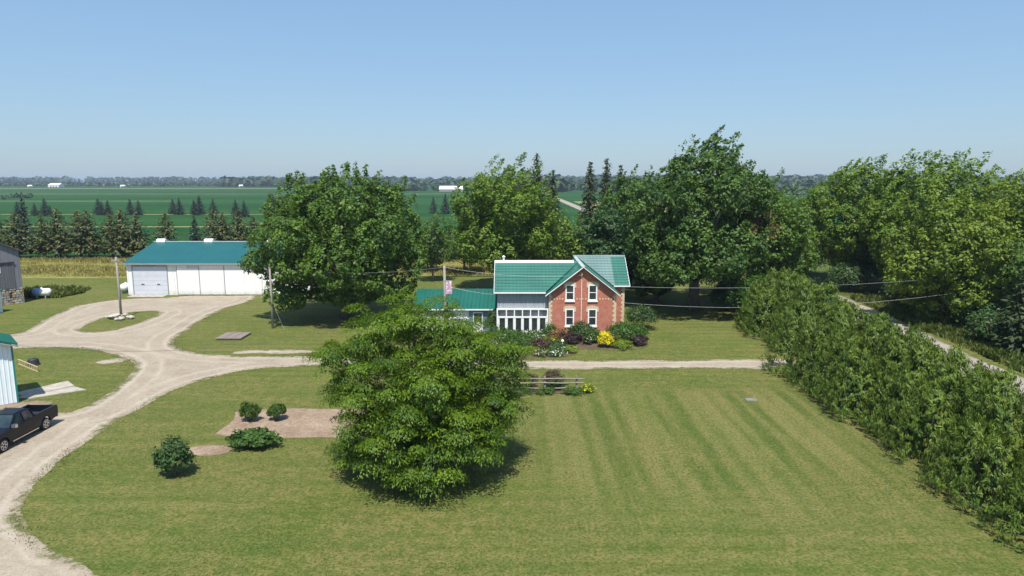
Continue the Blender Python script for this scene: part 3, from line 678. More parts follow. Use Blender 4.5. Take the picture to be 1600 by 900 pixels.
for (xc, z0, z1) in ((5.9, 3.84, 5.5), (8.22, 3.84, 5.5), (5.9, 1.2, 3.0), (8.22, 1.2, 3.0)):
    w = .46; y = YF
    fr = MB(); pane_ring(fr, xc - w, xc + w, z0, z1, y, .13, .06); zm = (z0 + z1) / 2
    fr.box(xc - w + .13, xc + w - .13, y - .05, y + .02, zm - .035, zm + .035)
    o = fr.build('window', 'white_paint', H)
    MB().box(xc - w + .1, xc + w - .1, y - .012, y + .03, z0 + .1, zm).build('pane', 'glass', o)
    MB().box(xc - w + .1, xc + w - .1, y - .024, y + .03, zm, z1 - .1).build('pane', 'glass', o)
    MB().box(xc - w - .06, xc + w + .06, y - .13, y + .02, z0 - .13, z0 - .002).build('sill', 'white_paint', o)
    a = MB(); n = 9                                        # segmental hood of cream voussoirs, with drops at the sides
    for k in range(n):
        t0, t1 = -1 + 2 * k / n, -1 + 2 * (k + 1) / n
        def top(t): return z1 + .30 - .16 * t * t
        X0, X1 = xc + t0 * (w + .17), xc + t1 * (w + .17)
        a.prism([(X0 + .006, z1 + .005), (X1 - .006, z1 + .005), (X1 - .006, top(t1)), (X0 + .006, top(t0))], y - .05, y + .02, 'y')
    for s in (-1, 1):
        xa, xb = sorted((xc + s * (w + .005), xc + s * (w + .17))); a.box(xa, xb, y - .045, y + .02, z1 - .32, z1)
    tag(a.build('arch', 'cream_brick', o), 'cream brick window hood')
p = MB(); p.tube([(7.08, YF - .06, 6.5), (7.08, YF - .06, 1.7)], .035, 6); p.build('conduit', 'white_paint', H)
p = MB(); p.box(6.95, 7.22, YF - .2, YF - .01, 1.15, 1.62); p.tube([(7.08, YF - .2, 1.4), (7.08, YF - .32, 1.4)], .1, 10); p.build('meter_box', 'meter_grey', H)
p = MB(); p.tube([(7.08, YF - .06, 6.5), (7.08, YF - .18, 6.62), (7.08, YF - .3, 6.52)], .05, 6); p.box(6.97, 7.19, YF - .05, YF, 6.35, 6.75); p.build('service_head', 'ladder_wood', H)
p = MB(); p.tube([(-.9, 74.0, 6.4), (-.9, 74.0, 7.7)], .13, 10); p.tube([(-.9, 74.0, 7.7), (-.9, 74.0, 7.86)], [.2, .07], 10); p.build('chimney_pipe', 'white_paint', H)

# ---- low garage wing
Gw = empty('garage', (-6.2, 73.5, 0)); tag(Gw, 'low garage with dark green ribbed roof between house and big front tree', 'garage')
MB().prism([(71.3, -.1), (79.5, -.1), (79.5, 2.55), (75.4, 3.85), (71.3, 2.55)], -10.3, -1.56, 'x').build('wall', 'cool_steel', Gw)
b = MB(); ribbed(b, (-4.6, 71.26), (-1.6, 71.26), 0, 2.5, .2, .02); b.build('siding', 'blue_siding', Gw)
rf = roof_ribs(MB(), (-10.6, 70.95, 2.52), (-1.53, 70.95, 2.52), (-1.53, 75.4, 3.98), (-10.6, 75.4, 3.98)).build('roof', 'garage_roof', Gw)
roof_ribs(MB(), (-10.6, 79.85, 2.52), (-2.0, 79.85, 2.52), (-2.0, 75.4, 3.98), (-10.6, 75.4, 3.98)).build('roof', 'garage_roof', Gw)
MB().box(-10.62, -1.98, 70.86, 70.95, 2.38, 2.5).build('gutter', 'white_paint', Gw)
for x0 in (-9.9, -7.25):
    d = MB(); pane_ring(d, x0, x0 + 2.45, 0, 2.2, 71.28, .09, .05); o = d.build('garage_door', 'white_paint', Gw)
    for k in range(4): MB().box(x0 + .09, x0 + 2.36, 71.25 - .004 * (k % 2), 71.29, .04 + k * .515, .54 + k * .515).build('door_panel', 'white_paint', o)
d = MB(); pane_ring(d, -4.15, -3.1, 0, 2.12, 71.24, .1, .06); d.box(-4.05, -3.2, 71.2, 71.25, .02, 1.05)
o = d.build('door', 'white_paint', Gw)
for i in range(3):
    for j in range(3): MB().box(-4.02 + i * .27, -3.78 + i * .27, 71.21, 71.24, 1.08 + j * .3, 1.35 + j * .3).build('pane', 'glass', o)
MB().tube([(-3.26, 71.18, .95), (-3.26, 71.12, .95)], .03, 6).build('handle', 'chrome', o)
# ---- machine shed
Sh = empty('machine_shed', (-41, 98, 0)); tag(Sh, 'long white steel machine shed with teal metal roof', 'shed')
xl, xr, yf, yb, ze, zr, ym = -53.9, -28.4, 94.8, 112.2, 4.5, 6.75, 103.4
b = MB(); b.prism([(yf + .05, 0), (yb, 0), (yb, ze), (ym, zr - .1), (yf + .05, ze)], xl, xr, 'x')
ribbed(b, (xl, yf), (xr, yf), .12, ze, .3, .025); b.box(xl - .02, xr, yf - .03, yf + .04, 0, .12); b.build('wall', 'white_steel', Sh)
rf = roof_ribs(MB(), (xl - .35, yf - .45, ze), (xr + .35, yf - .45, ze), (xr + .35, ym, zr), (xl - .35, ym, zr), .3, .08, .03).build('roof', 'shed_roof', Sh)
roof_ribs(MB(), (xl - .35, yb + .45, ze), (xr + .35, yb + .45, ze), (xr + .35, ym, zr), (xl - .35, ym, zr), .6, .08, .03).build('roof', 'shed_roof', Sh)
MB().box(xl - .36, xr + .36, yf - .53, yf - .45, ze - .16, ze + .03).build('gutter', 'grey_trim', Sh)
MB().prism([(ym - .25, zr - .02), (ym, zr + .09), (ym + .25, zr - .02)], xl - .36, xr + .36, 'x').build('ridge_cap', 'grey_trim', rf)
for x in (-54.0 + .9, -45.9, -37.2):
    v = MB(); v.prism([(ym - .45, zr - .05), (ym + .45, zr - .05), (ym + .4, zr + .33), (ym, zr + .45), (ym - .4, zr + .33)], x - .65, x + .65, 'x'); v.build('ridge_vent', 'white_paint', rf)
d = MB(); x0, x1, zt = -53.1, -48.35, 4.05
d.box(x0 - .12, x0, yf - .08, yf, 0, zt + .14); d.box(x1, x1 + .12, yf - .08, yf, 0, zt + .14); d.box(x0, x1, yf - .08, yf, zt, zt + .14)
o = d.build('overhead_door', 'grey_trim', Sh); o['label'] = 'pale grey sectional overhead door'
for k in range(6): MB().box(x0 + .01, x1 - .01, yf - .055, yf - .002, .01 + k * .672, .665 + k * .672).build('door_panel', 'door_steel', o)
for x in (-51.8, -49.6):
    w = MB(); pane_ring(w, x - .3, x + .3, 1.38, 1.68, yf - .055, .05, .03); q = w.build('door_window', 'white_paint', o)
    MB().box(x - .26, x + .26, yf - .07, yf - .05, 1.42, 1.64).build('pane', 'glass', o)
for (a, c) in ((-46.9, -43.85), (-43.75, -40.35), (-40.25, -35.1)):
    s = MB(); ribbed(s, (a, yf - .1), (c, yf - .1), .08, 4.15, .3, .02); s.box(a, c, yf - .09, yf - .03, .08, 4.15); o = s.build('sliding_door', 'white_steel', Sh)
    MB().box(a - .06, a - .005, yf - .13, yf - .02, .05, 4.17).build('edge_trim', 'grey_trim', o)
MB().box(-47.0, -35.0, yf - .16, yf - .02, 4.18, 4.3).build('door_track', 'white_steel', Sh)
MB().box(-45.5, -43.9, yf - .135, yf - .125, 3.75, 4.14).build('door_patch', 'door_steel', Sh)
w = MB(); pane_ring(w, -34.6, -33.6, 1.3, 2.0, yf - .03, .07, .04); o = w.build('window', 'white_paint', Sh)
MB().box(-34.54, -33.66, yf - .045, yf - .03, 1.36, 1.94).build('pane', 'glass', o)
d = MB(); pane_ring(d, -32.9, -31.8, .05, 2.15, yf - .03, .09, .05); d.box(-32.8, -31.9, yf - .05, yf - .03, .06, 2.1); o = d.build('door', 'white_paint', Sh)
MB().tube([(-31.98, yf - .06, 1.0), (-31.98, yf - .13, 1.0)], .035, 6).build('handle', 'grey_trim', o)
MB().box(xl - .05, xl + .12, yf - .06, yf, .12, ze).build('corner_trim', 'white_paint', Sh)
# ---- grey timber bank barn at the left edge; its gable end faces the yard
Bn = empty('timber_barn', (-64.3, 88.6, 0), R(-33)); tag(Bn, 'weathered grey timber barn on a fieldstone foundation at left edge', 'barn')
bx = -64.3; y0, y1, ya = 75.0, 88.6, 81.8; zs, zee, zaa = 2.0, 7.0, 10.7
MB().prism([(y0, zs), (y1, zs), (y1, zee), (ya, zaa - .1), (y0, zee)], bx - 14, bx, 'x').build('wall', 'barn_wood', Bn)
brd = MB(); y = y0; k = 0; rng_ = random.Random(5)
while y < y1 - .05:
    w = rng_.uniform(.2, .3); yy = min(y + w, y1); zt = lambda q: zee + (zaa - .15 - zee) * (1 - abs(q - ya) / (ya - y0))
    t = rng_.uniform(.02, .045); zlo = zs - rng_.uniform(0, .12)
    brd.hexa([(bx, y + .012, zlo), (bx + t, y + .012, zlo), (bx + t, yy, zlo), (bx, yy, zlo)], [(bx, y + .012, zt(y)), (bx + t, y + .012, zt(y)), (bx + t, yy, zt(yy)), (bx, yy, zt(yy))]); y = yy
tag(brd.build('wall_boards', 'barn_wood', Bn), 'weathered vertical boards of the gable', kind='stuff')
MB().prism([(y0 - .1, -.2), (y1 + .1, -.2), (y1 + .05, zs), (y0 - .05, zs)], bx - 14, bx - .05, 'x').build('foundation', 'stone', Bn)
rng_ = random.Random(9); zz = .0; nst = 0; fo = Bn.children[-1]
while zz < 1.95:
    y = 82.5; hh = rng_.uniform(.22, .34)
    while y < y1:
        w = rng_.uniform(.3, .6); s = MB(); j = lambda: rng_.uniform(-.03, .03); dx = rng_.uniform(.03, .09); ye = min(y + w - .04, y1 + .05)
        s.hexa([(bx - .1, y, zz), (bx + dx, y + .03 + j(), zz + .03 + j()), (bx + dx, ye - .03 + j(), zz + .03), (bx - .1, ye, zz)], [(bx - .1, y, zz + hh - .03), (bx + dx + j(), y + .03, zz + hh - .06 + j()), (bx + dx, ye - .03, zz + hh - .06 + j()), (bx - .1, ye, zz + hh - .03)])
        s.build('foundation_stone', rng_.choice(['rock', 'stone', 'stone', 'brown_stone']), fo); y += w
    zz += hh
roof_slab(MB(), (bx + .35, y1 + .4, zee - .18), (bx - 14.3, y1 + .4, zee - .18), (bx - 14.3, ya, zaa), (bx + .35, ya, zaa), 1, 0, .12).build('roof', 'barn_roof', Bn)
roof_slab(MB(), (bx + .35, y0 - .4, zee - .18), (bx - 14.3, y0 - .4, zee - .18), (bx - 14.3, ya, zaa), (bx + .35, ya, zaa), 1, 0, .12).build('roof', 'barn_roof', Bn)
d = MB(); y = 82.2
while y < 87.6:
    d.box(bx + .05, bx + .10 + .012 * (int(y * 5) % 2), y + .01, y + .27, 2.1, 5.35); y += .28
o = d.build('barn_door', 'barn_door', Bn); o['label'] = 'large board door on the gable, darkened to suggest shade'
MB().box(bx + .1, bx + .2, 82.0, 87.9, 5.36, 5.52).build('door_track', 'dark_trim', o)
MB().box(bx + .1, bx + .14, 84.3, 86.3, 4.2, 4.95).build('light_patch', 'white_steel', o)  # pale sheet stands in for the patch of sunlight at the door
MB().box(bx - .02, bx + .06, 87.0, 87.5, .9, 1.6).build('foundation_window', 'dark_trim', Bn)
# ---- pale lean-to in front of the barn
Ln = empty('steel_lean_to', (-64.5, 79.5, 0)); tag(Ln, 'corner of pale blue steel lean-to against the grey barn', 'shed')
b = MB(); ribbed(b, (-62.4, 76.0), (-62.4, 82.2), 0, 2.7, .3, .03, 2.7); ribbed(b, (-62.4, 82.2), (-64.4, 82.2), 0, 2.7, .3, .03); ribbed(b, (-64.4, 76), (-62.4, 76), 0, 2.7); b.build('wall', 'cool_steel', Ln)
roof_ribs(MB(), (-62.2, 75.8, 2.7), (-62.2, 82.4, 2.7), (-64.5, 82.4, 3.3), (-64.5, 75.8, 3.3)).build('roof', 'garage_roof', Ln)
# ---- small white steel building, gable end to the yard
ang = math.atan2(.68, .74)
Sm = empty('steel_outbuilding', (-35.9, 47.7, 0), ang); tag(Sm, 'small ribbed white steel building with green roof edge behind the pickup', 'shed')
b = MB(); gw, dp, e_, a_ = 8.0, 3.2, 4.35, 5.95
b.prism([(-gw, 0), (-.03, 0), (-.03, e_), (-gw / 2, a_ - .05), (-gw, e_)], .03, dp, 'y')
ribbed(b, (-gw, 0), (-gw / 2, 0), .05, e_, .26, .035, a_ - .08); ribbed(b, (-gw / 2, 0), (0, 0), .05, a_ - .08, .26, .035, e_); ribbed(b, (0, 0), (0, dp), .05, e_, .26, .035)
b.build('wall', 'cool_steel', Sm, local=True)
MB().box(-.06, .06, -.06, .06, 0, e_ - .1).build('corner_trim', 'teal_trim', Sm, local=True)
for s in (0, 1):
    ex = .35 if s == 0 else -gw - .35
    roof_ribs(MB(), (ex, -.4, e_ + .06), (ex, dp + .4, e_ + .06), (-gw / 2, dp + .4, a_ + .13), (-gw / 2, -.4, a_ + .13), .3, .1).build('roof', 'garage_roof', Sm, local=True)
    f = MB(); f.beam((ex, -.42, e_ - .14), (-gw / 2, -.42, a_ - .06), .05, .22, (0, 1, 0)); f.build('bargeboard', 'grey_trim', Sm, local=True)

# ---- far buildings
def far_barn(x, y, L, D, h, hr, label, group, vent=False):
    e = empty('far_barn', (x, y, 0)); tag(e, label, 'barn', group)
    MB().prism([(y - D / 2, 0), (y + D / 2, 0), (y + D / 2, h), (y, hr), (y - D / 2, h)], x - L / 2, x + L / 2, 'x').build('wall', 'grey_trim' if vent else 'white_steel', e)
    for s in (-1, 1):
        roof_slab(MB(), (x - L / 2 - .5, y + s * (D / 2 + .5), h), (x + L / 2 + .5, y + s * (D / 2 + .5), h), (x + L / 2 + .5, y, hr + .2), (x - L / 2 - .5, y, hr + .2), 1, 0, .2).build('roof', 'white_steel', e)
    for k in range(3): MB().box(x - L * .3 + k * L * .25, x - L * .3 + k * L * .25 + 3, y - D / 2 - .15, y - D / 2 - .01, .1, min(3, h * .8)).build('door', 'grey_trim', e)
far_barn(-83, 950, 32, 22, 3.4, 7.6, 'long white barn beyond the field between the two rounded trees', 'far farm buildings', True)
far_barn(-1010, 1530, 24, 20, 4.5, 8.5, 'largest white barn by the far treeline at upper left', 'far farm buildings')
far_barn(-1078, 1545, 9, 8, 2.6, 4.6, 'small white shed left of the largest barn by far treeline', 'far farm buildings')
far_barn(-845, 1500, 9, 8, 3, 5, 'tiny white farm building alone beyond the left field', 'far farm buildings')
far_barn(-612, 1560, 8, 7, 3, 5, 'tiny pale farmhouse beyond field just left of the big maple', 'far farm buildings')

# ================================================================== TREES
# the low spreading locust on the front lawn: layered twigs that end in drooping fans of compound leaves
def locust_tree(x, y):
    rng = np.random.default_rng(21); e = empty('locust_tree', (x, y, 0))
    tag(e, 'wide bright green locust tree standing alone on the front lawn', 'tree')
    spec = [(-2.7, .3, 8.5, 1.6), (-.5, -.4, 9.1, 1.35), (1.0, .3, 8.6, 1.4), (-1.4, 2.2, 8.2, 1.7), (2.8, -.6, 7.4, 1.5), (2.0, 2.6, 7.2, 1.8), (-4.3, -.3, 6.7, 1.4), (-3.2, 2.8, 6.6, 1.7), (4.5, .4, 6.0, 1.2), (4.1, -.8, 4.1, 1.4), (4.4, 2.0, 3.6, 1.3),
            (-2.3, -2.2, 6.2, 1.7), (.9, -2.4, 6.0, 1.8), (-.6, -3.2, 4.2, 1.7), (2.6, -2.9, 3.4, 1.6), (-3.2, -1.6, 4.0, 1.4), (-4.2, -.8, 2.0, 1.35), (-1.9, -3.4, 2.0, 1.5), (1.2, -4.0, 1.7, 1.5), (3.8, -1.6, 1.9, 1.3), (-.3, -4.3, 1.2, 1.0),
            (-3.6, 2.6, 3.2, 1.7), (0, 4.0, 4.6, 2.0), (3.0, 3.4, 4.6, 1.8), (0, 0, 5.5, 2.6), (0, .5, 3.0, 2.2), (0, 3.8, 2.2, 1.6), (-4.9, .6, 5.0, 1.0), (5.3, -.4, 7.0, .7), (-5.0, -1.2, 7.2, .6), (5.0, -1.6, 3.0, .7), (-5.1, -1.0, 1.4, .6)]
    lobes = [((a * (.90 if c > 3.3 else .78), b_ * (.92 if c > 3 else .78), c * .97 + .75 * max(0, 1 - c / 4.5)), (q * 1.0, q * 1.0, q * .88)) for a, b_, c, q in spec]
    L = [(np.array(c, float), np.array(r, float)) for c, r in lobes]; cs, os_ = [], []
    for i, (c, r) in enumerate(L):
        m = int(20 * r[0] * r[2] ** .8) + 9; d = unit(fib(m, rng) + rng.normal(0, .2, (m, 3))); p = c + d * r * rng.uniform(.45, 1.22, (m, 1)) + rng.normal(0, .14, (m, 3)); k = rng.random(m) > .17
        for j, (c2, r2) in enumerate(L):
            if j != i: k &= (((p - c2) / r2) ** 2).sum(1) > .42
        k &= p[:, 2] > .9; cs.append(p[k]); os_.append(d[k])
    cc = np.concatenate(cs); oo = np.concatenate(os_); m = len(cc)
    # each clump: fans of fronds round a twig tip, nearly level on top and drooping at the rim
    nf = rng.integers(95, 175, m); idx = np.repeat(np.arange(m), nf); N = len(idx)
    a = rng.uniform(0, 6.283, N); rad = rng.random(N) ** .6
    cr = (rng.uniform(.40, .92, m))[idx]
    out = np.stack([np.cos(a), np.sin(a), np.zeros(N)], 1)
    pos = cc[idx] + out * (rad * cr)[:, None] + np.stack([np.zeros(N), np.zeros(N), -.42 * rad ** 2 * cr + rng.normal(0, .07, N)], 1)
    al = out * .7 + oo[idx] * .3 + np.stack([rng.normal(0, .55, N), rng.normal(0, .55, N), -.12 - .35 * rad], 1)
    nrm = np.array([0, 0, 1.0]) + out * .4 * rad[:, None] + oo[idx] * .4 + rng.normal(0, .24, (N, 3))
    ct = rng.normal(.5, .2, m)
    q = leaf_quads(rng, pos, nrm, .155 * rng.uniform(.6, 1.4, N), .36, al, .25)
    pos[:, 2] = np.maximum(pos[:, 2], .2)
    t = ct[idx] + rng.normal(0, .15, N)
    b = trunk_mesh(rng, lobes, .27, 10, .8, cc, 200); b.build('trunk', 'bark', e, local=True, smooth=True)
    tag(add_obj('crown', quads_mesh('crown', q, t), 'locust', e), kind='stuff')
locust_tree(-4.8, 35.8)

rngl = np.random.default_rng(5)
lob = make_lobes(rngl, 16.0, 9.7, 1.6, 19, size=.34)
lob += [((-8.6, -2, 7.0), (2.4, 2.4, 2.0)), ((-5.5, -4, 3.2), (2.8, 2.8, 1.5)), ((6.5, -2.5, 4.5), (2.8, 2.8, 2.2)), ((2.5, 0, 13.9), (2.6, 2.6, 2.5)), ((5.6, 0, 13.4), (2.2, 2.2, 2.3)), ((-5.2, 0, 13.2), (2.5, 2.5, 2.2))]
broad_tree('maple_tree', -19.6, 79, 18, 9.7, 'broad rounded maple in front of the right end of the white machine shed', 'maple', 1, zb=1.6, leaf=.34, n_leaf=88, dens=.36, lobes=lob, base_r=.55, wind=.15, clump_r=.9, shoots=.45)
broad_tree('maple_tree', -1.2, 98, 17.7, 7.9, 'rounded bright green maple behind the sunroom end of the house', 'maple_bright', 2, zb=2.5, n=16, leaf=.36, n_leaf=80, dens=.35, size=.36, base_r=.5, wind=.7, shoots=.4, clump_r=1.0)
lob = make_lobes(np.random.default_rng(8), 19.2, 8.3, 4.0, 16, size=.35, lean=1.5)
lob += [((2.0, 0, 18.5), (2.5, 2.5, 2.5)), ((-1.6, 0, 17.4), (2.2, 2.2, 2.2)), ((6.8, 0, 14.8), (2.6, 2.6, 2.0)), ((1.0, -6.6, 7.0), (3.2, 3.0, 2.2)), ((-3.6, -6.2, 6.4), (2.6, 2.6, 2.0)), ((-6.6, 0, 12.6), (2.6, 2.6, 2.8)), ((-5.0, -2, 6.0), (2.0, 2.0, 3.4)), ((5.0, -2.5, 8.0), (2.6, 2.6, 1.8))]
broad_tree('maple_tree', 22.4, 83, 21, 8.5, 'tallest maple with thick bare trunk right of the brick house', 'maple_dark', 3, zb=3.6, leaf=.36, n_leaf=84, dens=.38, lobes=lob, base_r=.72, wind=.75, shoots=.45, clump_r=.95)
broad_tree('maple_tree', 17.6, 101, 17.2, 5.2, 'slim dark tree between the spruces and the tallest maple', 'maple_dark', 4, zb=3, n=11, leaf=.40, n_leaf=55, dens=.4, wind=.5)
broad_tree('round_tree', 13.4, 92, 12.8, 4.7, 'dense round dark green tree behind right end of the house roof', 'deep_green', 5, zb=1.0, n=13, leaf=.36, n_leaf=62, dens=.5, shoots=.1, clump_r=.8)
broad_tree('round_tree', 19.0, 89, 8.2, 3.6, 'low dark round tree between house and tallest maple trunk', 'deep_green', 15, zb=.6, n=10, leaf=.36, n_leaf=55, dens=.5, shoots=.1, clump_r=.8)
broad_tree('maple_tree', 32.2, 86.5, 14.6, 6.2, 'rounded tree with a brown dying patch above the hedge end', 'maple', 6, zb=2.0, n=13, leaf=.37, n_leaf=60, dens=.45, dead=((-2.6, -4.5, 10.6), 2.6), shoots=.25)
broad_tree('maple_tree', 37.2, 99, 14.5, 5.6, 'bushy mid green tree just behind the one with the brown patch', 'maple_bright', 7, zb=1.2, n=12, leaf=.42, n_leaf=52, dens=.4)
broad_tree('ash_tree', 52.0, 105, 17.8, 7.4, 'forked tree with bare lower trunk across the road', 'maple_bright', 9, zb=3.2, n=15, leaf=.40, n_leaf=60, dens=.42, wind=.8, shoots=.4, base_r=.45)
broad_tree('ash_tree', 57.5, 94, 18.6, 8.6, 'tallest broad tree across the road at upper right', 'maple_bright', 10, zb=1.0, n=15, leaf=.40, n_leaf=62, dens=.42, wind=.9, shoots=.4, base_r=.5)
broad_tree('ash_tree', 48.2, 75, 13.8, 6.2, 'yellow green tree whose branches reach down to the roadside', 'ash', 11, zb=.6, n=15, leaf=.34, n_leaf=66, dens=.5, shoots=.25, clump_r=.85)
broad_tree('ash_tree', 60.5, 80, 17.0, 6.6, 'yellow green tree at the right edge above the dark spruce', 'ash', 12, zb=1.5, n=14, leaf=.36, n_leaf=60, dens=.45, wind=.7, shoots=.35)
broad_tree('ash_tree', 62.0, 112, 16.5, 6.5, 'tree half hidden behind tall roadside trees at upper right', 'maple_dark', 13, zb=2, n=11, leaf=.44, n_leaf=50, dens=.38)
broad_tree('ash_tree', 45.0, 122, 13.5, 5.0, 'small tree at the far end of the roadside trees', 'maple_dark', 14, zb=1, n=10, leaf=.45, n_leaf=45, dens=.4)
broad_tree('ash_tree', 70.5, 90, 15.8, 6.2, 'last leafy tree at right edge near the horizon', 'maple_bright', 16, zb=1, n=12, leaf=.40, n_leaf=52, dens=.4, wind=.8)
broad_tree('ash_tree', 54.5, 68, 11.0, 4.6, 'dark leafy tree behind the spruce at right edge', 'maple_dark', 17, zb=.5, n=12, leaf=.32, n_leaf=60, dens=.5)
broad_tree('young_tree', -12.6, 107.5, 9.4, 3.1, 'small dark tree with thin trunk behind the green garage roof', 'maple_dark', 18, zb=2.6, n=9, leaf=.36, n_leaf=42, dens=.5, base_r=.17, gap=.2)
broad_tree('young_tree', -8.2, 116, 10.5, 4.2, 'open tree between the small dark tree and the rounded bright maple', 'maple', 19, zb=1.2, n=9, leaf=.40, n_leaf=42, dens=.45, base_r=.2, gap=.15)
broad_tree('young_tree', -14.8, 119, 9.6, 3.6, 'shady tree just right of the big rounded maple', 'maple_dark', 20, zb=1.0, n=9, leaf=.40, n_leaf=42, dens=.45, base_r=.2, gap=.15)
broad_tree('young_tree', 8.2, 108, 9.5, 4.4, 'low tree behind the house roof under the spruces', 'maple_bright', 22, zb=.6, n=10, leaf=.42, n_leaf=45, dens=.4, base_r=.2)
# conifers
rc = np.random.default_rng(40)
for v in range(4):
    CONE['pine%d' % v] = (lambda t: (t[0], t[1].build('trunk_shape', 'pine_bark').data))(conifer_meshes(np.random.default_rng(50 + v), 10, 3.1, 19, 10, 1.4, .72, .06, .62, .34, 6))
    CONE['spruce%d' % v] = (lambda t: (t[0], t[1].build('trunk_shape', 'pine_bark').data))(conifer_meshes(np.random.default_rng(60 + v), 10, 2.3, 24, 9, .5, .72, .34, .9, .25, 4))
CONE['tall0'] = (lambda t: (t[0], t[1].build('trunk_shape', 'pine_bark').data))(conifer_meshes(np.random.default_rng(70), 10, 1.75, 30, 10, .4, .52, .36, .85, .28, 5))
CONE['tall1'] = (lambda t: (t[0], t[1].build('trunk_shape', 'pine_bark').data))(conifer_meshes(np.random.default_rng(71), 10, 1.65, 30, 10, .4, .52, .36, .85, .3, 5))
for o in [o for o in COL.objects if o.name.startswith('trunk_shape')]: bpy.data.objects.remove(o)
conifer('spruce_tree', 14.7, 130, 19.0, 'left of two tall dark spruces behind the house', 'tall0', 'spruce', 'tall spruces behind the house')
conifer('spruce_tree', 17.9, 131, 19.6, 'right and taller of two dark spruces behind the house', 'tall1', 'spruce', 'tall spruces behind the house', 1)
conifer('spruce_tree', 21.6, 138, 18.6, 'spruce tip showing right of the two tall dark spruces', 'tall0', 'spruce', 'tall spruces behind the house', 2)
conifer('spruce_tree', 4.4, 124, 20.2, 'spruce whose tip rises from the rounded bright maple', 'tall1', 'spruce', 'tall spruces behind the house', 3)
conifer('spruce_tree', 8.0, 134, 17.6, 'brownish spruce at right edge of the rounded bright maple', 'tall0', 'spruce', 'tall spruces behind the house', 4)
conifer('spruce_tree', 10.4, 126, 9.0, 'short dark spruce below the country road behind the house', 'spruce1', 'spruce', 'tall spruces behind the house', 4)
conifer('spruce_tree', 47.0, 61.5, 8.6, 'dark spruce at the right edge beside the road', 'spruce2', 'spruce', None, 0, 1.25)
ORD = ['first', 'second', 'third', 'fourth', 'fifth', 'sixth', 'seventh', 'eighth', 'ninth', 'tenth', 'eleventh', 'twelfth', 'thirteenth', 'fourteenth']
xs_ = [-105.5, -101.6, -97.2, -93.6, -90.6, -87.2, -83.6, -80.4, -76.9, -73.6]
for i, x in enumerate(xs_):
    conifer('pine_tree', x + rc.normal(0, .4), 141 + rc.normal(0, 1.6), rc.uniform(8.6, 10.4), '%s from left of the brownish pines between barn and machine shed' % ORD[i], 'pine%d' % (i % 4), 'pine', 'pine windbreak left of the machine shed', rc.uniform(0, 6), rc.uniform(1.15, 1.4))
xs_ = [-66.5, -63.2, -59.6, -56.4, -53.2, -49.8, -46.2]
for i, x in enumerate(xs_):
    sp_ = i in (0,)
    conifer('spruce_tree' if sp_ else 'pine_tree', x + rc.normal(0, .4), 143 + rc.normal(0, 1.6), rc.uniform(8.2, 9.8), '%s from left of the conifers rising behind the teal shed roof' % ORD[i], ('spruce%d' if sp_ else 'pine%d') % (i % 4), 'blue_spruce' if sp_ else 'pine', 'pine windbreak behind the machine shed', rc.uniform(0, 6), rc.uniform(1.1, 1.35))
conifer('spruce_tree', -107.0, 150, 12.2, 'dark blue spruce rising behind the pines by the grey barn', 'spruce3', 'blue_spruce', None, 1)
fx = [(-222, 308, 7), (-217, 312, 6), (-211, 310, 8.4), (-206, 306, 5), (-194, 322, 8), (-190, 318, 6.6), (-186, 316, 7.2), (-178, 320, 7.8), (-173, 318, 7.0), (-146, 316, 6.6), (-128, 318, 7.6)]
for i, (x, y, h) in enumerate(fx):
    conifer('spruce_tree', x, y, h * .92, '%s from left of small blue spruces in the field above the pines' % ORD[i], 'spruce%d' % (i % 4), 'blue_spruce', 'small spruces in the crop field', i, 1.65)
fx = [(-161, 326, 7.0), (-156, 322, 7.4), (-151, 326, 6.6), (-147, 323, 8.6), (-141, 324, 7), (-117, 300, 7.0), (-112, 322, 9.4), (-107, 318, 7.4), (-103, 322, 7.2)]
for i, (x, y, h) in enumerate(fx):
    conifer('spruce_tree', x, y, h, '%s from left of small blue spruces in the field above the shed roof' % ORD[i], 'spruce%d' % ((i + 1) % 4), 'blue_spruce', 'small spruces in the crop field', i, 1.6)
conifer('spruce_tree', -32, 330, 9.5, 'small spruce in the field between the two rounded maples', 'spruce1', 'blue_spruce', 'small spruces in the crop field', 2, 1.3)
conifer('spruce_tree', -38, 332, 8.0, 'smaller spruce left of the one between the two rounded maples', 'spruce2', 'blue_spruce', 'small spruces in the crop field', 1, 1.3)

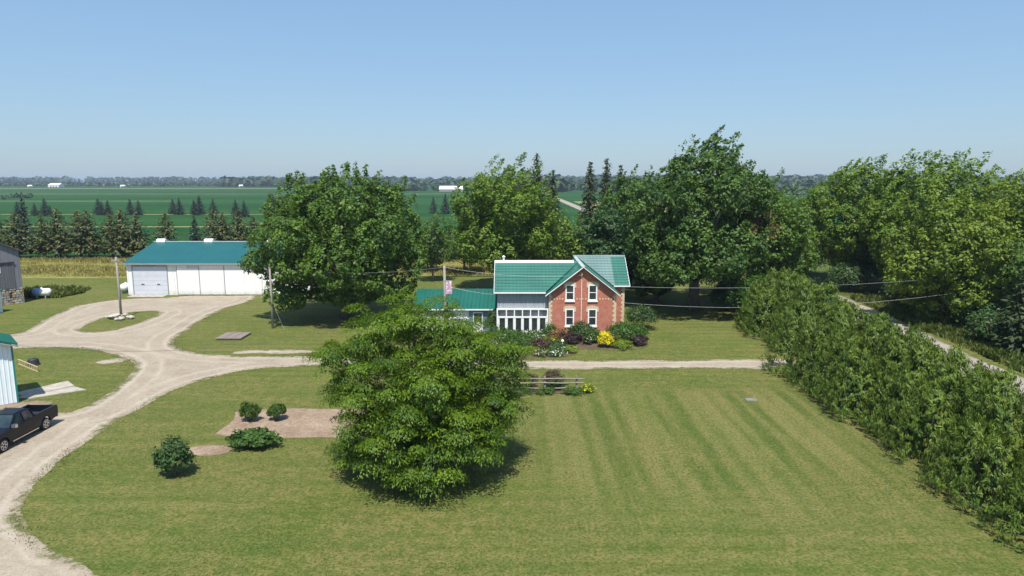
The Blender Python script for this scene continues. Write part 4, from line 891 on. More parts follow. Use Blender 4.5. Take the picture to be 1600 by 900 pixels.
# ---- cedar hedge along the road, with the drive's gap
def hedge(y0, y1, label, seed, nc, h=(3.4, 4.2, 5.5, 6.3), xoff=lambda y: 25.6):
    rng = np.random.default_rng(seed); e = empty('cedar_hedge', (25.6, (y0 + y1) / 2, 0)); tag(e, label, 'hedge', 'cedar hedge along the road')
    cx = []
    ys = np.linspace(y0 + 1, y1 - 1, nc)
    for y in ys:
        for row in (-1.9, 0.0, 1.6):
            cx.append((xoff(y) + row + rng.normal(0, .35), y + rng.normal(0, .5), np.interp(y, (20, 56), (rng.uniform(h[0], h[1]), rng.uniform(h[2], h[3]))) * (1.0 if row > -1 else .78), rng.uniform(1.7, 2.3)))
    c = np.array(cx); Q = []; T = []
    for i in range(len(c)):
        x, y, hh, r = c[i]; m = int(r * hh * 25)
        f = rng.random(m) ** 1.25; a = rng.uniform(0, 6.283, m); rad = r * (1 - f) ** .72 * rng.uniform(.75, 1.08, m) + .05
        rad *= np.clip(.92 + f, 0, 1)
        p = np.stack([x + rad * np.cos(a), y + rad * np.sin(a), .12 + f * hh], 1); k = np.ones(m, bool)
        near = np.nonzero((np.abs(c[:, 1] - y) < 4.5) & (np.arange(len(c)) != i))[0]
        for j in near:
            f2 = np.clip(p[:, 2] / c[j, 2], 0, 1); k &= np.hypot(p[:, 0] - c[j, 0], p[:, 1] - c[j, 1]) > c[j, 3] * (1 - f2) ** .72 * .66
        p = p[k]; o = np.stack([np.cos(a[k]), np.sin(a[k]), np.zeros(k.sum())], 1); m = len(p)
        n_ = 25; idx = np.repeat(np.arange(m), n_); N = len(idx); u = rng.random(N)
        up = unit(o * rng.uniform(.3, .8, (m, 1)) + np.array([0, 0, .9]) + rng.normal(0, .22, (m, 3)))[idx]; L = rng.uniform(.40, .80, m)[idx]
        side = unit(np.cross(up, o[idx]) + rng.normal(0, .3, (N, 3)))
        pos = p[idx] + up * (u * L)[:, None] + side * (rng.normal(0, .15, N) * (1.15 - u))[:, None] + rng.normal(0, .04, (N, 3))
        al = up + side * rng.normal(0, .28, (N, 1)); nr = o[idx] + rng.normal(0, .35, (N, 3)) + [0, 0, .25]
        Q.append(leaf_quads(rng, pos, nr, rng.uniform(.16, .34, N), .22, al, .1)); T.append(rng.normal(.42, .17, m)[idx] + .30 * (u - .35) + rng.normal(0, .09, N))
    for x, y, hh, r in cx:
        m = 170; f = rng.random(m); a = rng.uniform(0, 6.283, m); rad = r * (1 - f) ** .72 * rng.uniform(.2, .62, m)
        p = np.stack([x + rad * np.cos(a), y + rad * np.sin(a), .1 + f * hh * .95], 1); o = np.stack([np.cos(a), np.sin(a), np.zeros(m)], 1)
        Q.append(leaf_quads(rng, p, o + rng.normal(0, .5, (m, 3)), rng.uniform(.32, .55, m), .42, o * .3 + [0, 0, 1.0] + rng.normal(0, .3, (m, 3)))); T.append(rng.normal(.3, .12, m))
    Q = np.concatenate(Q); T = np.concatenate(T); Q -= np.array(e.location)
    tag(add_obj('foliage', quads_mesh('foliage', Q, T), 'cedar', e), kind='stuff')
    b = MB()
    for x, y, hh, r in cx: b.tube([(x, y, -.1), (x + .05, y, hh * .5), (x, y, hh * .9)], [.13, .09, .02], 5)
    tag(b.build('stems', 'pine_bark', e), kind='stuff')
hedge(17, 56.2, 'tall clipped cedar hedge running from drive towards the camera', 31, 21, xoff=lambda y: 26.2 - .012 * (y - 20))
hedge(61.5, 74.5, 'short far length of cedar hedge beyond the drive gap', 32, 7, (4.2, 5.2, 5.2, 6.1), xoff=lambda y: 28.2)
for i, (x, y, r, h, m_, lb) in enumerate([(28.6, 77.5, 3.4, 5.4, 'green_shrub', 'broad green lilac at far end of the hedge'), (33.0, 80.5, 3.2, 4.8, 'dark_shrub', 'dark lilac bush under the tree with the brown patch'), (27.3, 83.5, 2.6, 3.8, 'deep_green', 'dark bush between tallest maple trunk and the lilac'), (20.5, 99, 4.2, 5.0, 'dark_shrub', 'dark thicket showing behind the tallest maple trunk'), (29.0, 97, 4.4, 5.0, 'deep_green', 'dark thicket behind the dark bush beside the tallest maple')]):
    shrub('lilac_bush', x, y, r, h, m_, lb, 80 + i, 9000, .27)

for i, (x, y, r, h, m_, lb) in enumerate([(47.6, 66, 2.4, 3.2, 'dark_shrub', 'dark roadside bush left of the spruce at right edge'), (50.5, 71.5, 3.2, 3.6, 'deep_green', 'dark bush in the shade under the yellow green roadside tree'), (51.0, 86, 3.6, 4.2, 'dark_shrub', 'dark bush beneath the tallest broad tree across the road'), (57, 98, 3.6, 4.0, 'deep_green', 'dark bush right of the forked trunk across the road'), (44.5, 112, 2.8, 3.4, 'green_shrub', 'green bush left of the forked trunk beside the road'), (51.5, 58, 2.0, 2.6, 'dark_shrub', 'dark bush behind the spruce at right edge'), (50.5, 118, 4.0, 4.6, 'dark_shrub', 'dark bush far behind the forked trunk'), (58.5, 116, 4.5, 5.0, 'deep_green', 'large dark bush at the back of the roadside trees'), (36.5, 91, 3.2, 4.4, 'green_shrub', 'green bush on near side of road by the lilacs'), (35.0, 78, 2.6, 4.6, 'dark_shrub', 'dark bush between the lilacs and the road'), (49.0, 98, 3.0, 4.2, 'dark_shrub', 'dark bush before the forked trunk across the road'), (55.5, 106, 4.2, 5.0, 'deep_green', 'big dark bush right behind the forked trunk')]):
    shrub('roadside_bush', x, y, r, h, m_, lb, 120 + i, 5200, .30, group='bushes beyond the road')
# far woods along the horizon: one mass
def far_woods():
    rng = np.random.default_rng(77); V, T = [], []
    bands = [(-2600, -300, 1720, 2050, 10, 900, 0), (-700, -250, 1650, 1760, 21, 150, 0), (-2200, -1500, 1700, 1900, 17, 120, 0), (-330, 60, 1500, 1800, 17, 160, 0), (40, 420, 900, 1350, 15, 330, 0), (60, 900, 1600, 2300, 20, 330, 6), (300, 2600, 1900, 2700, 18, 520, 8), (300, 900, 700, 1000, 12, 130, 0), (-160, 60, 1010, 1080, 9, 60, 0), (-560, -420, 520, 640, 4, 30, 0), (-3600, 3600, 2700, 3300, 20, 900, 8)]
    for x0, x1, y0, y1, h, n, zb in bands:
        for k in range(n):
            x, y = rng.uniform(x0, x1), rng.uniform(y0, y1); hh = h * rng.uniform(.7, 1.15); r = hh * rng.uniform(.5, .95)
            m = 26; d = unit(rng.normal(size=(m, 3))); p = np.array([x, y, zb * .6 + hh * .42]) + d * [r, r, hh * .55 + zb * .4]; p[:, 2] = np.maximum(p[:, 2], .3)
            V.append(leaf_quads(rng, p, d + rng.normal(0, .35, (m, 3)) + [0, 0, .2], r * rng.uniform(.65, 1.15, m), .8)); T.append(np.clip(rng.normal(.45, .2) + rng.normal(0, .12, m), 0, 1))
    tag(add_obj('far_woods', quads_mesh('far_woods', np.concatenate(V), np.concatenate(T)), 'far_wood'), 'dark belt of woods along the horizon', 'woods', kind='stuff')
far_woods()
# tall grass, weeds (nobody could count them)
def blades(name, P, h, mat, label, seed, w=.12, n=1, cat='grass'):
    rng = np.random.default_rng(seed); N = len(P); s = h * rng.uniform(.6, 1.3, N) * np.clip(.9 + .7 * wob(P, 2.2), .35, 1.6)
    pos = np.concatenate([P, (s * .45)[:, None]], 1); al = np.stack([rng.normal(0, .3, N), rng.normal(0, .3, N), np.ones(N)], 1); nr = rng.normal(size=(N, 3)) * [1, 1, .3]
    q = leaf_quads(rng, pos, nr, s, w, al, .25); t = rng.normal(.5, .2, N) + .3 * wob(P, 3.0)
    tag(add_obj(name, quads_mesh(name, q, t), mat), label, cat, kind='stuff')
rg = np.random.default_rng(90)
P = np.stack([rg.uniform(-110, 20, 45000), 113 + 25 * rg.random(45000) ** 1.2], 1)
blades('tall_grass', P, .55, 'tall_grass', 'tall golden seeding grass in front of the pines', 91, .22)
P = np.stack([rg.uniform(-72, -58, 9000), rg.uniform(92, 104, 9000)], 1); P = P[seg_dist(P, [(-70, 92.5), (-65.6, 90.9), (-62.0, 92.2), (-61, 96), (-63, 100.5), (-70, 101)]) + .7 * wob(P, 2.5) < 0]
blades('weeds', P, .95, 'weeds', 'overgrown green weeds round the blue and white tank', 92, .3, cat='weeds')
P = np.stack([rg.uniform(42.0, 50, 16000), rg.uniform(44, 92, 16000)], 1); P = P[P[:, 0] > 42.2 + (P[:, 1] - 50) * .095]
blades('roadside_weeds', P, .55, 'weeds', 'rough weeds on the far verge of the road', 93, .3, cat='weeds')
ed = []
for i in range(len(drive)):                              # ragged tufts along the drive's edge
    a, c = np.array(drive[i]), np.array(drive[(i + 1) % len(drive)]); m = int(np.linalg.norm(c - a) * 40); ed.append(a + (c - a) * rg.random((m, 1)) + rg.normal(0, .30, (m, 2)))
P = np.concatenate(ed); P = P[P[:, 1] > 24]
blades('verge_grass', P, .07, 'verge', 'ragged grass tufts along the edges of gravel drive', 94, .5)

# short lawn blades where the lawn is near enough to show them
P = np.stack([rg.uniform(-34, 24, 120000), 24 + 38 * rg.random(120000) ** 1.3], 1)
P = P[np.abs(P[:, 0]) < .80 * P[:, 1] + 2]; P = P[seg_dist(P, drive) > .15]
for bed in ([(-19.4, 40.9), (-19.2, 46.2), (-6, 46.2), (-6, 40.9)], [(-20, 38), (-20, 39.6), (-16.6, 39.6), (-16.6, 38)], [(-1.5, 49.8), (5.9, 49.8), (5.9, 52), (-1.5, 52)], [(-3.2, 60.2), (13.6, 60.2), (13.6, 69), (-3.2, 69)]): P = P[seg_dist(P, bed) > .05]
M['lawn_blade'] = leaf_mat('lawn_blades', (.072, .108, .018), (.170, .175, .050), None, .3)
blades('lawn_grass', P, .036, 'lawn_blade', 'short mown grass blades of the front lawn', 96, .7)
# ================================================================== GARDEN
shrub('feathery_plant', -17.6, 43.9, .68, 1.35, 'feather', 'left of two feathery green plants in the mulch bed', 101, 6000, .17, upright=1.3, group='feathery plants in the mulch bed', cat='plant')
shrub('feathery_plant', -15.9, 44.1, .64, 1.25, 'feather', 'right of two feathery green plants in the mulch bed', 102, 5600, .17, upright=1.3, group='feathery plants in the mulch bed', cat='plant')
shrub('rhubarb_patch', -15.7, 39.4, 1.75, 1.15, 'green_shrub', 'low spreading leafy green plant on lawn below the mulch bed', 103, 2600, .24, ry=1.0, cat='plant')
shrub('lilac_sapling', -18.5, 35.4, 1.05, 2.15, 'dark_shrub', 'small dark bushy sapling alone on the left lawn', 104, 3000, .19, ry=1.0)
garden = [
 (9.0, 64.4, .7, 1.5, 'yellow_shrub', 'bright golden yellow bush before the brick wall', 1500, .16, None),
 (12.4, 65.2, .95, 1.0, 'purple_shrub', 'dark purple bush at right end of the flower bed', 900, .15, None),
 (10.6, 63.9, 1.05, .8, 'lime_shrub', 'low lime green mound right of the golden bush', 900, .14, None),
 (11.0, 66.4, 1.5, 2.0, 'green_shrub', 'large green bush at right corner of brick gable', 1900, .18, None),
 (12.5, 67.6, 1.2, 1.6, 'green_shrub', 'green bush between corner bush and the dark purple one', 1300, .18, None),
 (13.9, 72.6, 1.6, 2.5, 'dark_shrub', 'tall dark green bush beside right end wall of house', 2300, .2, None),
 (7.1, 67.1, 1.25, 1.9, 'dark_shrub', 'tall green bush below the electricity meter', 1700, .17, None),
 (4.7, 66.7, 1.0, 1.35, 'orange_shrub', 'orange brown bush below the sunroom corner', 1200, .15, None),
 (5.7, 65.5, .95, 1.3, 'purple_shrub', 'dark purple bush left of the meter bush', 1000, .15, None),
 (6.3, 67.4, .6, 1.3, 'lime_shrub', 'small yellow green bush against the brick wall', 500, .15, 'yellow_flower'),
 (7.5, 65.6, .6, .8, 'dark_shrub', 'small bush with dull pink blooms left of golden bush', 500, .13, 'pink_flower'),
 (8.1, 66.4, .9, 1.3, 'green_shrub', 'green bush between meter bush and the golden bush', 1000, .16, None),
 (3.9, 67.5, .8, 1.6, 'green_shrub', 'upright green bush at left quoin of brick wall', 900, .16, None),
 (3.7, 64.6, 1.1, .85, 'lime_shrub', 'clump of yellow flowers in front of orange bush', 900, .13, 'yellow_flower'),
 (2.8, 63.6, 1.1, 1.05, 'red_shrub', 'brownish grassy clump left of the yellow flowers', 1000, .15, None),
 (4.3, 63.0, .95, .95, 'dark_shrub', 'dark green mound beside the white garden light', 900, .14, None),
 (4.0, 61.2, .95, .7, 'green_shrub', 'white flowering mound at the edge of the drive', 700, .12, 'white_flower'),
 (2.7, 61.0, .75, .6, 'green_shrub', 'pale pink flowering mound at the edge of the drive', 600, .12, 'pink_flower'),
 (5.4, 62.4, .75, .7, 'lime_shrub', 'pale lime mound right of the white garden light', 600, .13, None),
 (1.6, 62.2, .9, .65, 'lime_shrub', 'low lime clump left of pale pink flowers', 700, .13, None),
 (1.0, 64.6, 1.5, 1.25, 'green_shrub', 'broad green bush in front of sunroom middle panes', 1700, .17, None),
 (2.3, 66.8, 1.2, 1.1, 'green_shrub', 'green bush with white blooms under right sunroom panes', 1100, .16, 'white_flower'),
 (-.8, 65.4, 1.7, 1.5, 'green_shrub', 'large green bush in front of left sunroom panes', 2000, .18, None),
 (.2, 67.3, 1.2, .95, 'dark_shrub', 'low dark bush against the sunroom foundation', 900, .16, None),
 (-.2, 61.6, 1.3, .7, 'green_shrub', 'yellow flowering clump by drive at edge of the locust', 1000, .13, 'yellow_flower'),
 (-2.2, 63.3, 1.5, 1.3, 'dark_shrub', 'dark bush with pink blooms behind the locust crown', 1500, .16, 'pink_flower'),
 (-2.0, 69.6, .75, 2.6, 'dark_shrub', 'tall climbing vine at left corner of the sunroom', 1400, .17, None),
 (1.3, 51.6, .8, 1.05, 'red_shrub', 'left dark red bush behind the rail fence', 700, .12, None),
 (3.2, 51.7, .8, 1.25, 'red_shrub', 'right dark red bush behind the rail fence', 800, .12, None),
 (3.4, 51.0, .8, .8, 'dark_shrub', 'dark green bush behind right half of the rail fence', 700, .13, None),
 (2.6, 49.9, .8, .5, 'green_shrub', 'low green plants at middle post of rail fence', 600, .12, None),
 (4.6, 49.8, .85, .5, 'green_shrub', 'low green plants left of the end post of rail fence', 600, .12, None),
 (5.7, 50.1, .55, .6, 'lime_shrub', 'yellow flowered plant at the end of rail fence', 400, .12, 'yellow_flower'),
 (.6, 49.9, 1.1, .55, 'dark_shrub', 'low dark plants at left end of rail fence', 700, .12, None)]
for i, (x, y, r, h, m_, lb, n, lf, fl) in enumerate(garden):
    shrub('garden_bush', x, y, r * 1.18, h * 1.08, m_, lb, 200 + i, int(n * 1.6), lf, fl, int(80 * r * r + 30), .10, 'bushes in the flower beds')
# split-rail fence
F = empty('rail_fence', (2.3, 50.4, 0)); tag(F, 'weathered grey split rail fence on the lawn beside the locust', 'fence')
fy = 50.4
for i, x in enumerate((-2.45, .02, 2.5, 4.95)):
    p = MB(); p.hexa([(x - .08, fy - .07, -.1), (x + .08, fy - .08, -.1), (x + .07, fy + .07, -.1), (x - .08, fy + .08, -.1)], [(x - .06, fy - .06, 1.22), (x + .07, fy - .06, 1.25), (x + .06, fy + .06, 1.2), (x - .07, fy + .06, 1.24)]); p.build('post', 'rail_wood', F)
rr_ = random.Random(4)
for x0, x1 in ((-2.6, .15), (-.15, 2.6), (2.35, 5.5)):
    for z in (.28, .68, 1.05):
        j = lambda: rr_.uniform(-.05, .05)
        b = MB(); b.tube([(x0, fy - .11 + j() * .5, z + j()), ((x0 + x1) / 2, fy - .11, z + j() * .6), (x1, fy - .11 + j() * .5, z + j())], [.055, .065, .05], 5); b.build('rail', 'rail_wood', F)
# white garden light
e = empty('garden_light', (4.75, 62.6, 0)); tag(e, 'small white garden post light in the flower bed', 'light')
MB().tube([(4.75, 62.6, 0), (4.75, 62.6, 1.0)], .06, 8).build('post', 'white_paint', e)
MB().tube([(4.75, 62.6, 1.0), (4.75, 62.6, 1.12), (4.75, 62.6, 1.2)], [.13, .13, .04], 8).build('lamp_cap', 'white_paint', e)
# wooden well hatch
e = empty('wooden_hatch', (-28.6, 68.6, 0)); tag(e, 'low wooden plank hatch on the grass near the utility pole', 'hatch')
b = MB(); b.box(-29.85, -27.35, 67.3, 69.9, 0, .16); b.build('curb', 'hatch_wood', e)
for k in range(9): MB().box(-29.95 + k * .29, -29.95 + k * .29 + .27, 67.2, 70.0, .162, .21 + .01 * (k % 3)).build('plank', 'hatch_wood', e)
# ladder on its side and the black tub behind it
e = empty('ladder', (-41.6, 56.9, 0), math.atan2(-2.4, 3.3)); tag(e, 'straw coloured wooden ladder lying on its edge in the grass', 'ladder')
for z in (.05, .45): MB().box(-2.1, 2.1, -.035, .035, z - .035, z + .035).build('rail', 'ladder_wood', e, local=True)
for k in range(11): MB().tube([(-1.9 + k * .38, 0, .08), (-1.9 + k * .38, 0, .42)], .028, 6).build('rung', 'ladder_wood', e, local=True)
e = empty('black_tub', (-41.9, 58.0, 0)); tag(e, 'upturned black tub in the grass behind the ladder', 'tub')
MB().tube([(0, 0, 0), (0, 0, .06), (0, 0, .07), (0, 0, .5), (0, 0, .56)], [.55, .55, .48, .40, .34], 14).build('body', 'black_plastic', e, local=True, smooth=False)
MB().tube([(0, 0, .56), (0, 0, .60)], [.22, .20], 12).build('base_rim', 'black_plastic', e, local=True)
# tanks
def tank(x, y, L, r, rz, label, blue=False):
    e = empty('fuel_tank', (x, y, 0), rz); tag(e, label, 'tank')
    z = r + .35; h = L / 2
    prof = [(-h - .26, .05), (-h - .2, r * .55), (-h, r), (h, r), (h + .2, r * .55), (h + .26, .05)]
    MB().tube([(a, 0, z) for a, _ in prof], [q for _, q in prof], 16).build('body', 'tank_white', e, local=True, smooth=True)
    if blue: MB().tube([(-h - .27, 0, z), (-h - .2, 0, z), (-h, 0, z), (-h * .05, 0, z)], [.06, r * .57, r * 1.012, r * 1.012], 16).build('painted_end', 'tank_blue', e, local=True, smooth=True)
    for s in (-1, 1): MB().box(s * h * .6 - .07, s * h * .6 + .07, -r * .7, r * .7, 0, .35 + r * .3).build('saddle', 'grey_trim', e, local=True)
    MB().tube([(0, 0, z + r - .05), (0, 0, z + r + .16)], [.12, .10], 8).build('valve_cap', 'tank_white', e, local=True)
tank(-64.2, 92.0, 1.9, .52, .1, 'blue and white fuel tank lying in weeds beside the barn', True)
tank(-55.2, 96.4, 1.3, .55, math.pi / 2, 'white tank at the left end of the machine shed')
# utility poles, rocks, wires
def pole(x, y, h, label, arm=True, r=.13):
    e = empty('utility_pole', (x, y, 0)); tag(e, label, 'pole', 'utility poles of the farmyard')
    MB().tube([(x, y, -.2), (x + .04, y, h * .5), (x, y, h)], [r * 1.15, r, r * .8], 8).build('post', 'pole_wood', e, smooth=True)
    if arm: MB().box(x - .5, x + .5, y - .14, y - .05, h - .5, h - .38).build('crossarm', 'pole_wood', e)
    for s in (-.4, .4) if arm else (0,):
        MB().tube([(x + s, y - .1, h - .38), (x + s, y - .1, h - .2)], [.045, .03], 6).build('insulator', 'insulator', e)
    return e
pole(-45.8, 78.5, 7.2, 'weathered pole on the grass island of the gravel yard')
pole(-26.1, 72.9, 7.0, 'weathered pole between the plank hatch and the big maple', False)
pole(-7.0, 70.0, 7.25, 'weathered pole in front of the green garage roof', False, .15)
e = empty('rock_pile', (-45.8, 78.2, 0)); tag(e, 'pile of pale rocks round the foot of the yard pole', 'rocks'); rr_ = random.Random(12)
for k in range(30):
    a = rr_.uniform(0, 6.28); d = 1.6 * rr_.random() ** .6; s = rr_.uniform(.14, .34); b = MB(); q = []
    for ring, (zz, rw) in enumerate(((-.5, .75), (.15, 1.0), (.7, .6))):
        for j in range(6): q.append((d * math.cos(a) * 1.15 + s * rw * math.cos(j * 1.047) * rr_.uniform(.8, 1.2), d * math.sin(a) * .8 + s * rw * math.sin(j * 1.047) * rr_.uniform(.8, 1.2), max(0, .5 * (1.6 - d) * .5) + s * (.4 + zz * .8)))
    b.add(q, [tuple(range(6))[::-1], tuple(range(12, 18))] + [(r_ * 6 + j, r_ * 6 + (j + 1) % 6, r_ * 6 + 6 + (j + 1) % 6, r_ * 6 + 6 + j) for r_ in (0, 1) for j in range(6)])
    b.build('rock', 'rock', e, local=True)
def wire(a, c, sag, label, mat='wire', r=.011):
    a = np.array(a, float); c = np.array(c, float); n = 22
    pts = [a + (c - a) * t - np.array([0, 0, 4 * sag * t * (1 - t)]) for t in np.linspace(0, 1, n)]
    o = MB().tube(pts, r, 4).build('power_line', mat); tag(o, label, 'wire', 'overhead wires')
wire((7.1, 68.25, 6.5), (-7.0, 69.9, 7.1), .45, 'upper overhead wire from garage pole to the brick gable')
wire((-1.5, 68.85, 4.4), (-7.0, 69.9, 5.2), .15, 'lower wire from garage pole to the kitchen corner')
wire((12.3, 73.2, 4.55), (58, 72, 6.9), .9, 'upper of two wires running right from the house across hedge')
wire((12.3, 73.25, 2.75), (58, 70.5, 6.3), 1.7, 'lower of two wires running right from the house across hedge')
wire((-45.8, 78.4, 6.9), (-26.1, 72.8, 6.7), .5, 'thin wire between the yard pole and the pole by the maple', 'black_wire', .012)
wire((-26.1, 72.8, 6.7), (-7.0, 69.9, 7.1), .6, 'wire from pole by the maple to the garage pole')
wire((-36.2, 47.8, 4.3), (-7.0, 69.9, 4.6), 2.6, 'dark wire sagging from white steel building to the garage pole', 'black_wire', .013)
wire((-26.1, 72.9, 3.2), (-24.4, 71.6, .05), 0, 'short guy wire beside the pole by the maple')
# hanging banner on the garage pole
e = empty('hanging_banner', (-6.6, 69.85, 4.2)); tag(e, 'white banner with pink patches hung on the garage pole', 'banner')
MB().tube([(-7.0, 69.85, 5.72), (-6.15, 69.85, 5.72)], .025, 6).build('bracket', 'grey_trim', e)
t = NT('banner_cloth').set(.8, 0, .2); t.base(t.ramp(t.noise(3.2, 2, .5), [(.42, (.72, .70, .72)), (.5, (.58, .30, .46)), (.56, (.45, .16, .34)), (.62, (.74, .71, .72))])); M['banner'] = t.m
b = MB(); n = 9; vs = []
for j in range(6):
    for i in range(n): vs.append((-6.84 + .62 * i / (n - 1), 69.83 + .035 * math.sin(i * 1.5 + j * .4), 5.68 - 1.35 * j / 5))
vs += [(x, y + .012, z) for x, y, z in vs]; m = 6 * n
fs = [(j * n + i, j * n + i + 1, (j + 1) * n + i + 1, (j + 1) * n + i) for j in range(5) for i in range(n - 1)]
b.add(vs, fs + [tuple(q + m for q in f[::-1]) for f in fs]); b.build('cloth', 'banner', e)
# ================================================================== PICKUP TRUCK (nose towards the camera, built along -x, then turned)
T = empty('pickup_truck', (-31.15, 40.6, 0), math.pi / 2); tag(T, 'black crew cab pickup truck parked on the gravel at the left edge', 'truck')
def tb(name, mat, b, parent=T, smooth=False): return b.build(name, mat, parent, local=True, smooth=smooth)
# local axes: nose at -x, tail at +x, y to the side; wheels at x = -1.95 and +1.75
HW = .98; WX = (-2.0, 1.72); ZB = .46
def arch(cx, r=.50, n=9, z0=.46):
    return [(cx - r * math.cos(math.pi * k / (n - 1)), max(z0, .40 + r * math.sin(math.pi * k / (n - 1)))) for k in range(n)]
low = [(-2.92, .52), (-2.92, .52)] + arch(WX[0]) + arch(WX[1]) + [(2.88, .56), (2.93, .9), (2.90, 1.30), (.92, 1.30), (.92, 1.24), (-1.32, 1.22), (-1.45, 1.20), (-2.6, 1.12), (-2.88, 1.02), (-2.96, .8)]
b = MB(); sidepoly = low[1:]
for s in (-1, 1):                                          # two side skins with tumblehome
    n = len(sidepoly)
    def yy(z): return s * (HW - .05 * max(0, (z - .95)) - .05 * max(0, .7 - z))
    b.add([(x, yy(z), z) for x, z in sidepoly] + [(x, yy(z) - s * .13, z) for x, z in sidepoly], [tuple(range(n)) if s < 0 else tuple(range(n))[::-1], tuple(range(n, 2 * n))] + [(i, (i + 1) % n, n + (i + 1) % n, n + i) for i in range(n)])
# bonnet, grille block, firewall, tailgate, bed floor and inner walls
b.add([(-2.9, -.84, 1.04), (-2.9, .84, 1.04), (-2.55, .9, 1.13), (-2.55, -.9, 1.13), (-1.35, -.9, 1.22), (-1.35, .9, 1.22), (-2.6, -.45, 1.17), (-2.6, .45, 1.17), (-1.35, -.45, 1.27), (-1.35, .45, 1.27)],
      [(0, 1, 7, 6), (0, 6, 3), (1, 2, 7), (3, 6, 8, 4), (6, 7, 9, 8), (7, 2, 5, 9)])
b.box(-2.9, -2.7, -.88, .88, .55, 1.03); b.box(-1.4, .95, -.86, .86, .45, .55); b.box(-1.42, -1.3, -.88, .88, .6, 1.22)
b.box(2.84, 2.93, -.86, .86, .58, 1.27)
body = tb('body', 'paint_black', b)
bed = MB(); bed.box(1.0, 2.84, -.84, .84, .78, .82); bed.box(.93, 1.0, -.85, .85, .6, 1.28)
bed.box(1.25, 2.2, -.84, -.58, .82, 1.0); bed.box(1.25, 2.2, .58, .84, .82, 1.0); tb('bed_liner', 'black_plastic', bed)
# cab: pillars, roof and glass
g0 = [(-1.34, .86), (.90, .86)]
cabv = dict(wb=-1.32, wt=-.62, rt=.62, rb=.90); zw, zt = 1.23, 1.80; yb_, yt_ = .90, .72
cab = MB()
cab.hexa([(cabv['wt'] - .05, -yt_, zt - .04), (cabv['rt'] + .05, -yt_, zt - .04), (cabv['rt'] + .05, yt_, zt - .04), (cabv['wt'] - .05, yt_, zt - .04)], [(cabv['wt'] + .08, -yt_ + .12, zt + .06), (cabv['rt'] - .05, -yt_ + .12, zt + .06), (cabv['rt'] - .05, yt_ - .12, zt + .06), (cabv['wt'] + .08, yt_ - .12, zt + .06)])
for s in (-1, 1):
    for (xa, xb) in ((cabv['wb'], cabv['wt']), (-.12, -.10), (cabv['rb'] - .08, cabv['rt'])):
        cab.beam((xa, s * yb_, zw - .02), (xb, s * (yt_ + .01), zt), .09, .06, (1, 0, 0))
tb('cab_frame', 'paint_black', cab)
def glass(pts, nm, par):
    q = np.array(pts, float); n = np.cross(q[1] - q[0], q[3] - q[0]); n /= np.linalg.norm(n); b = MB()
    b.hexa([tuple(p - n * .012) for p in q], [tuple(p + n * .012) for p in q]); return tb(nm, 'car_glass', b, par)
glass([(cabv['wb'] + .02, -.84, zw), (cabv['wb'] + .02, .84, zw), (cabv['wt'], yt_ - .03, zt), (cabv['wt'], -yt_ + .03, zt)], 'windshield', T)
glass([(cabv['rb'] - .06, -.82, zw), (cabv['rb'] - .06, .82, zw), (cabv['rt'], yt_ - .04, zt), (cabv['rt'], -yt_ + .04, zt)], 'rear_window', T)
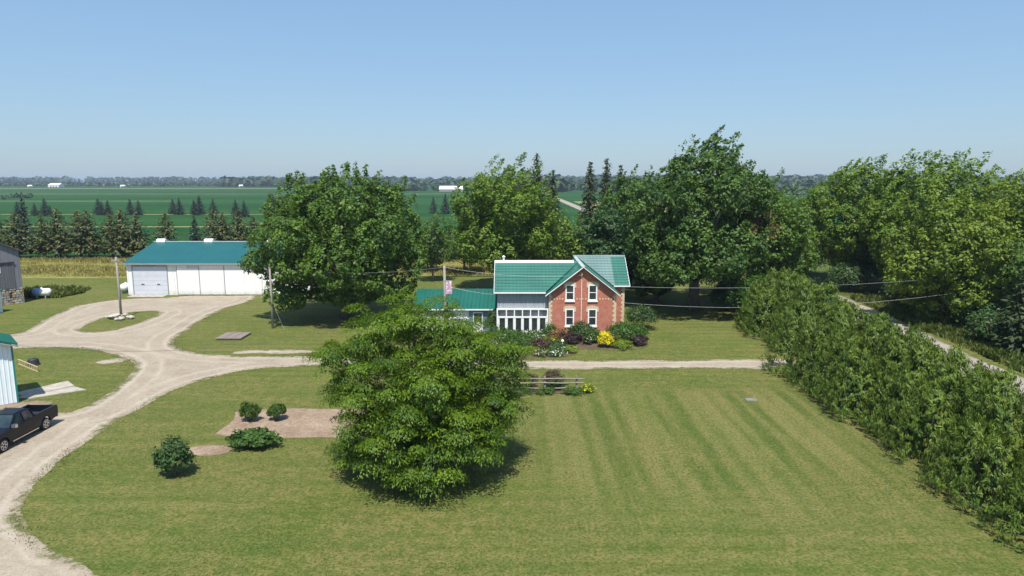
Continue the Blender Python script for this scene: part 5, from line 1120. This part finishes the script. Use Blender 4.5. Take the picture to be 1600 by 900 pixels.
for s in (-1, 1):
    for (xa, xb, xc, xd) in ((-1.22, -.17, -.16, -.60), (-.05, .78, .55, -.05)):
        d = MB(); xm = sorted((xa, xb)); d.box(xm[0] + .02, xm[1] + .0, min(s * .955, s * .974), max(s * .955, s * .974), .58, 1.20); o = tb('door', 'paint_black', d)
        glass([(xa, s * .895, zw), (xb, s * .895, zw), (xc, s * (yt_ + .015), zt - .03), (xd, s * (yt_ + .015), zt - .03)], 'window', o)
        h = MB(); h.box(xm[1] - .22, xm[1] - .04, min(s * .973, s * 1.0), max(s * .973, s * 1.0), 1.05, 1.09); tb('handle', 'paint_black', h, o)
    m_ = MB(); m_.box(-1.28, -1.06, min(s * .98, s * 1.22), max(s * .98, s * 1.22), 1.22, 1.42); m_.box(-1.15, -1.1, min(s * .9, s * 1.0), max(s * .9, s * 1.0), 1.26, 1.3); tb('mirror', 'chrome', m_)
    r_ = MB(); r_.box(-1.3, .98, min(s * .93, s * 1.02), max(s * .93, s * 1.02), .37, .43); tb('running_board', 'chrome', r_)
    hl = MB(); hl.box(-2.965, -2.80, min(s * .60, s * .93), max(s * .60, s * .93), .80, 1.02); tb('headlight', 'clear_lens', hl)
    tl = MB(); tl.box(2.86, 2.965, min(s * .80, s * .965), max(s * .80, s * .965), .82, 1.22); tb('taillight', 'red_lens', tl)
    for wx in WX:
        e = empty('wheel', (wx, s * .84, .40)); e.parent = T
        ty = MB(); ty.tube([(0, -.13, 0), (0, -.125, 0), (0, -.1, 0), (0, .1, 0), (0, .125, 0), (0, .13, 0)], [.27, .37, .40, .40, .37, .27], 24); o = ty.build('tyre', 'tyre', e, local=True, smooth=False)
        rm = MB(); rm.tube([(0, s * .09, 0), (0, s * .128, 0)], [.10, .09], 12)
        for k in range(6):
            a = k * 1.047; rm.beam((.07 * math.cos(a), s * .125, .07 * math.sin(a)), (.27 * math.cos(a), s * .125, .27 * math.sin(a)), .085, .04, (0, 1, 0))
        pr = [(math.cos(2 * math.pi * k / 24), math.sin(2 * math.pi * k / 24)) for k in range(24)]
        vs = [(c_ * .285, s * .14, d_ * .285) for c_, d_ in pr] + [(c_ * .25, s * .14, d_ * .25) for c_, d_ in pr]; rm.add(vs, [(k, (k + 1) % 24, 24 + (k + 1) % 24, 24 + k) for k in range(24)])
        rm.build('rim', 'rim', e, local=True)
b = MB(); b.box(-3.02, -2.86, -.95, .95, .46, .66); tb('front_bumper', 'chrome', b)
b = MB(); b.box(2.9, 3.03, -.92, .92, .46, .62); tb('rear_bumper', 'chrome', b)
b = MB(); b.box(-2.99, -2.89, -.58, .58, .68, 1.02); [b.box(-3.01, -2.98, -.56, .56, .72 + k * .09, .75 + k * .09) for k in range(4)]; tb('grille', 'chrome', b)
b = MB(); b.tube([(.35, .5, 1.86), (.42, .5, 2.02)], [.03, .015], 5); tb('roof_antenna', 'black_plastic', b)

# ================================================================== HAZE
b = MB(); b.box(-8000, 8000, -50, 7500, -1.5, 44)
hz = b.build('haze', None); hz['kind'] = 'stuff'; hz['label'] = 'thin pale summer haze over the fields'; hz['category'] = 'haze'
hm = bpy.data.materials.new('haze'); hm.use_nodes = True; nt = hm.node_tree; nt.nodes.remove(nt.nodes['Principled BSDF'])
pv = nt.nodes.new('ShaderNodeVolumePrincipled'); pv.inputs['Color'].default_value = (.62, .74, .92, 1); pv.inputs['Density'].default_value = .00013; pv.inputs['Anisotropy'].default_value = 0.0
nt.links.new(pv.outputs[0], nt.nodes['Material Output'].inputs['Volume']); hz.data.materials.append(hm)
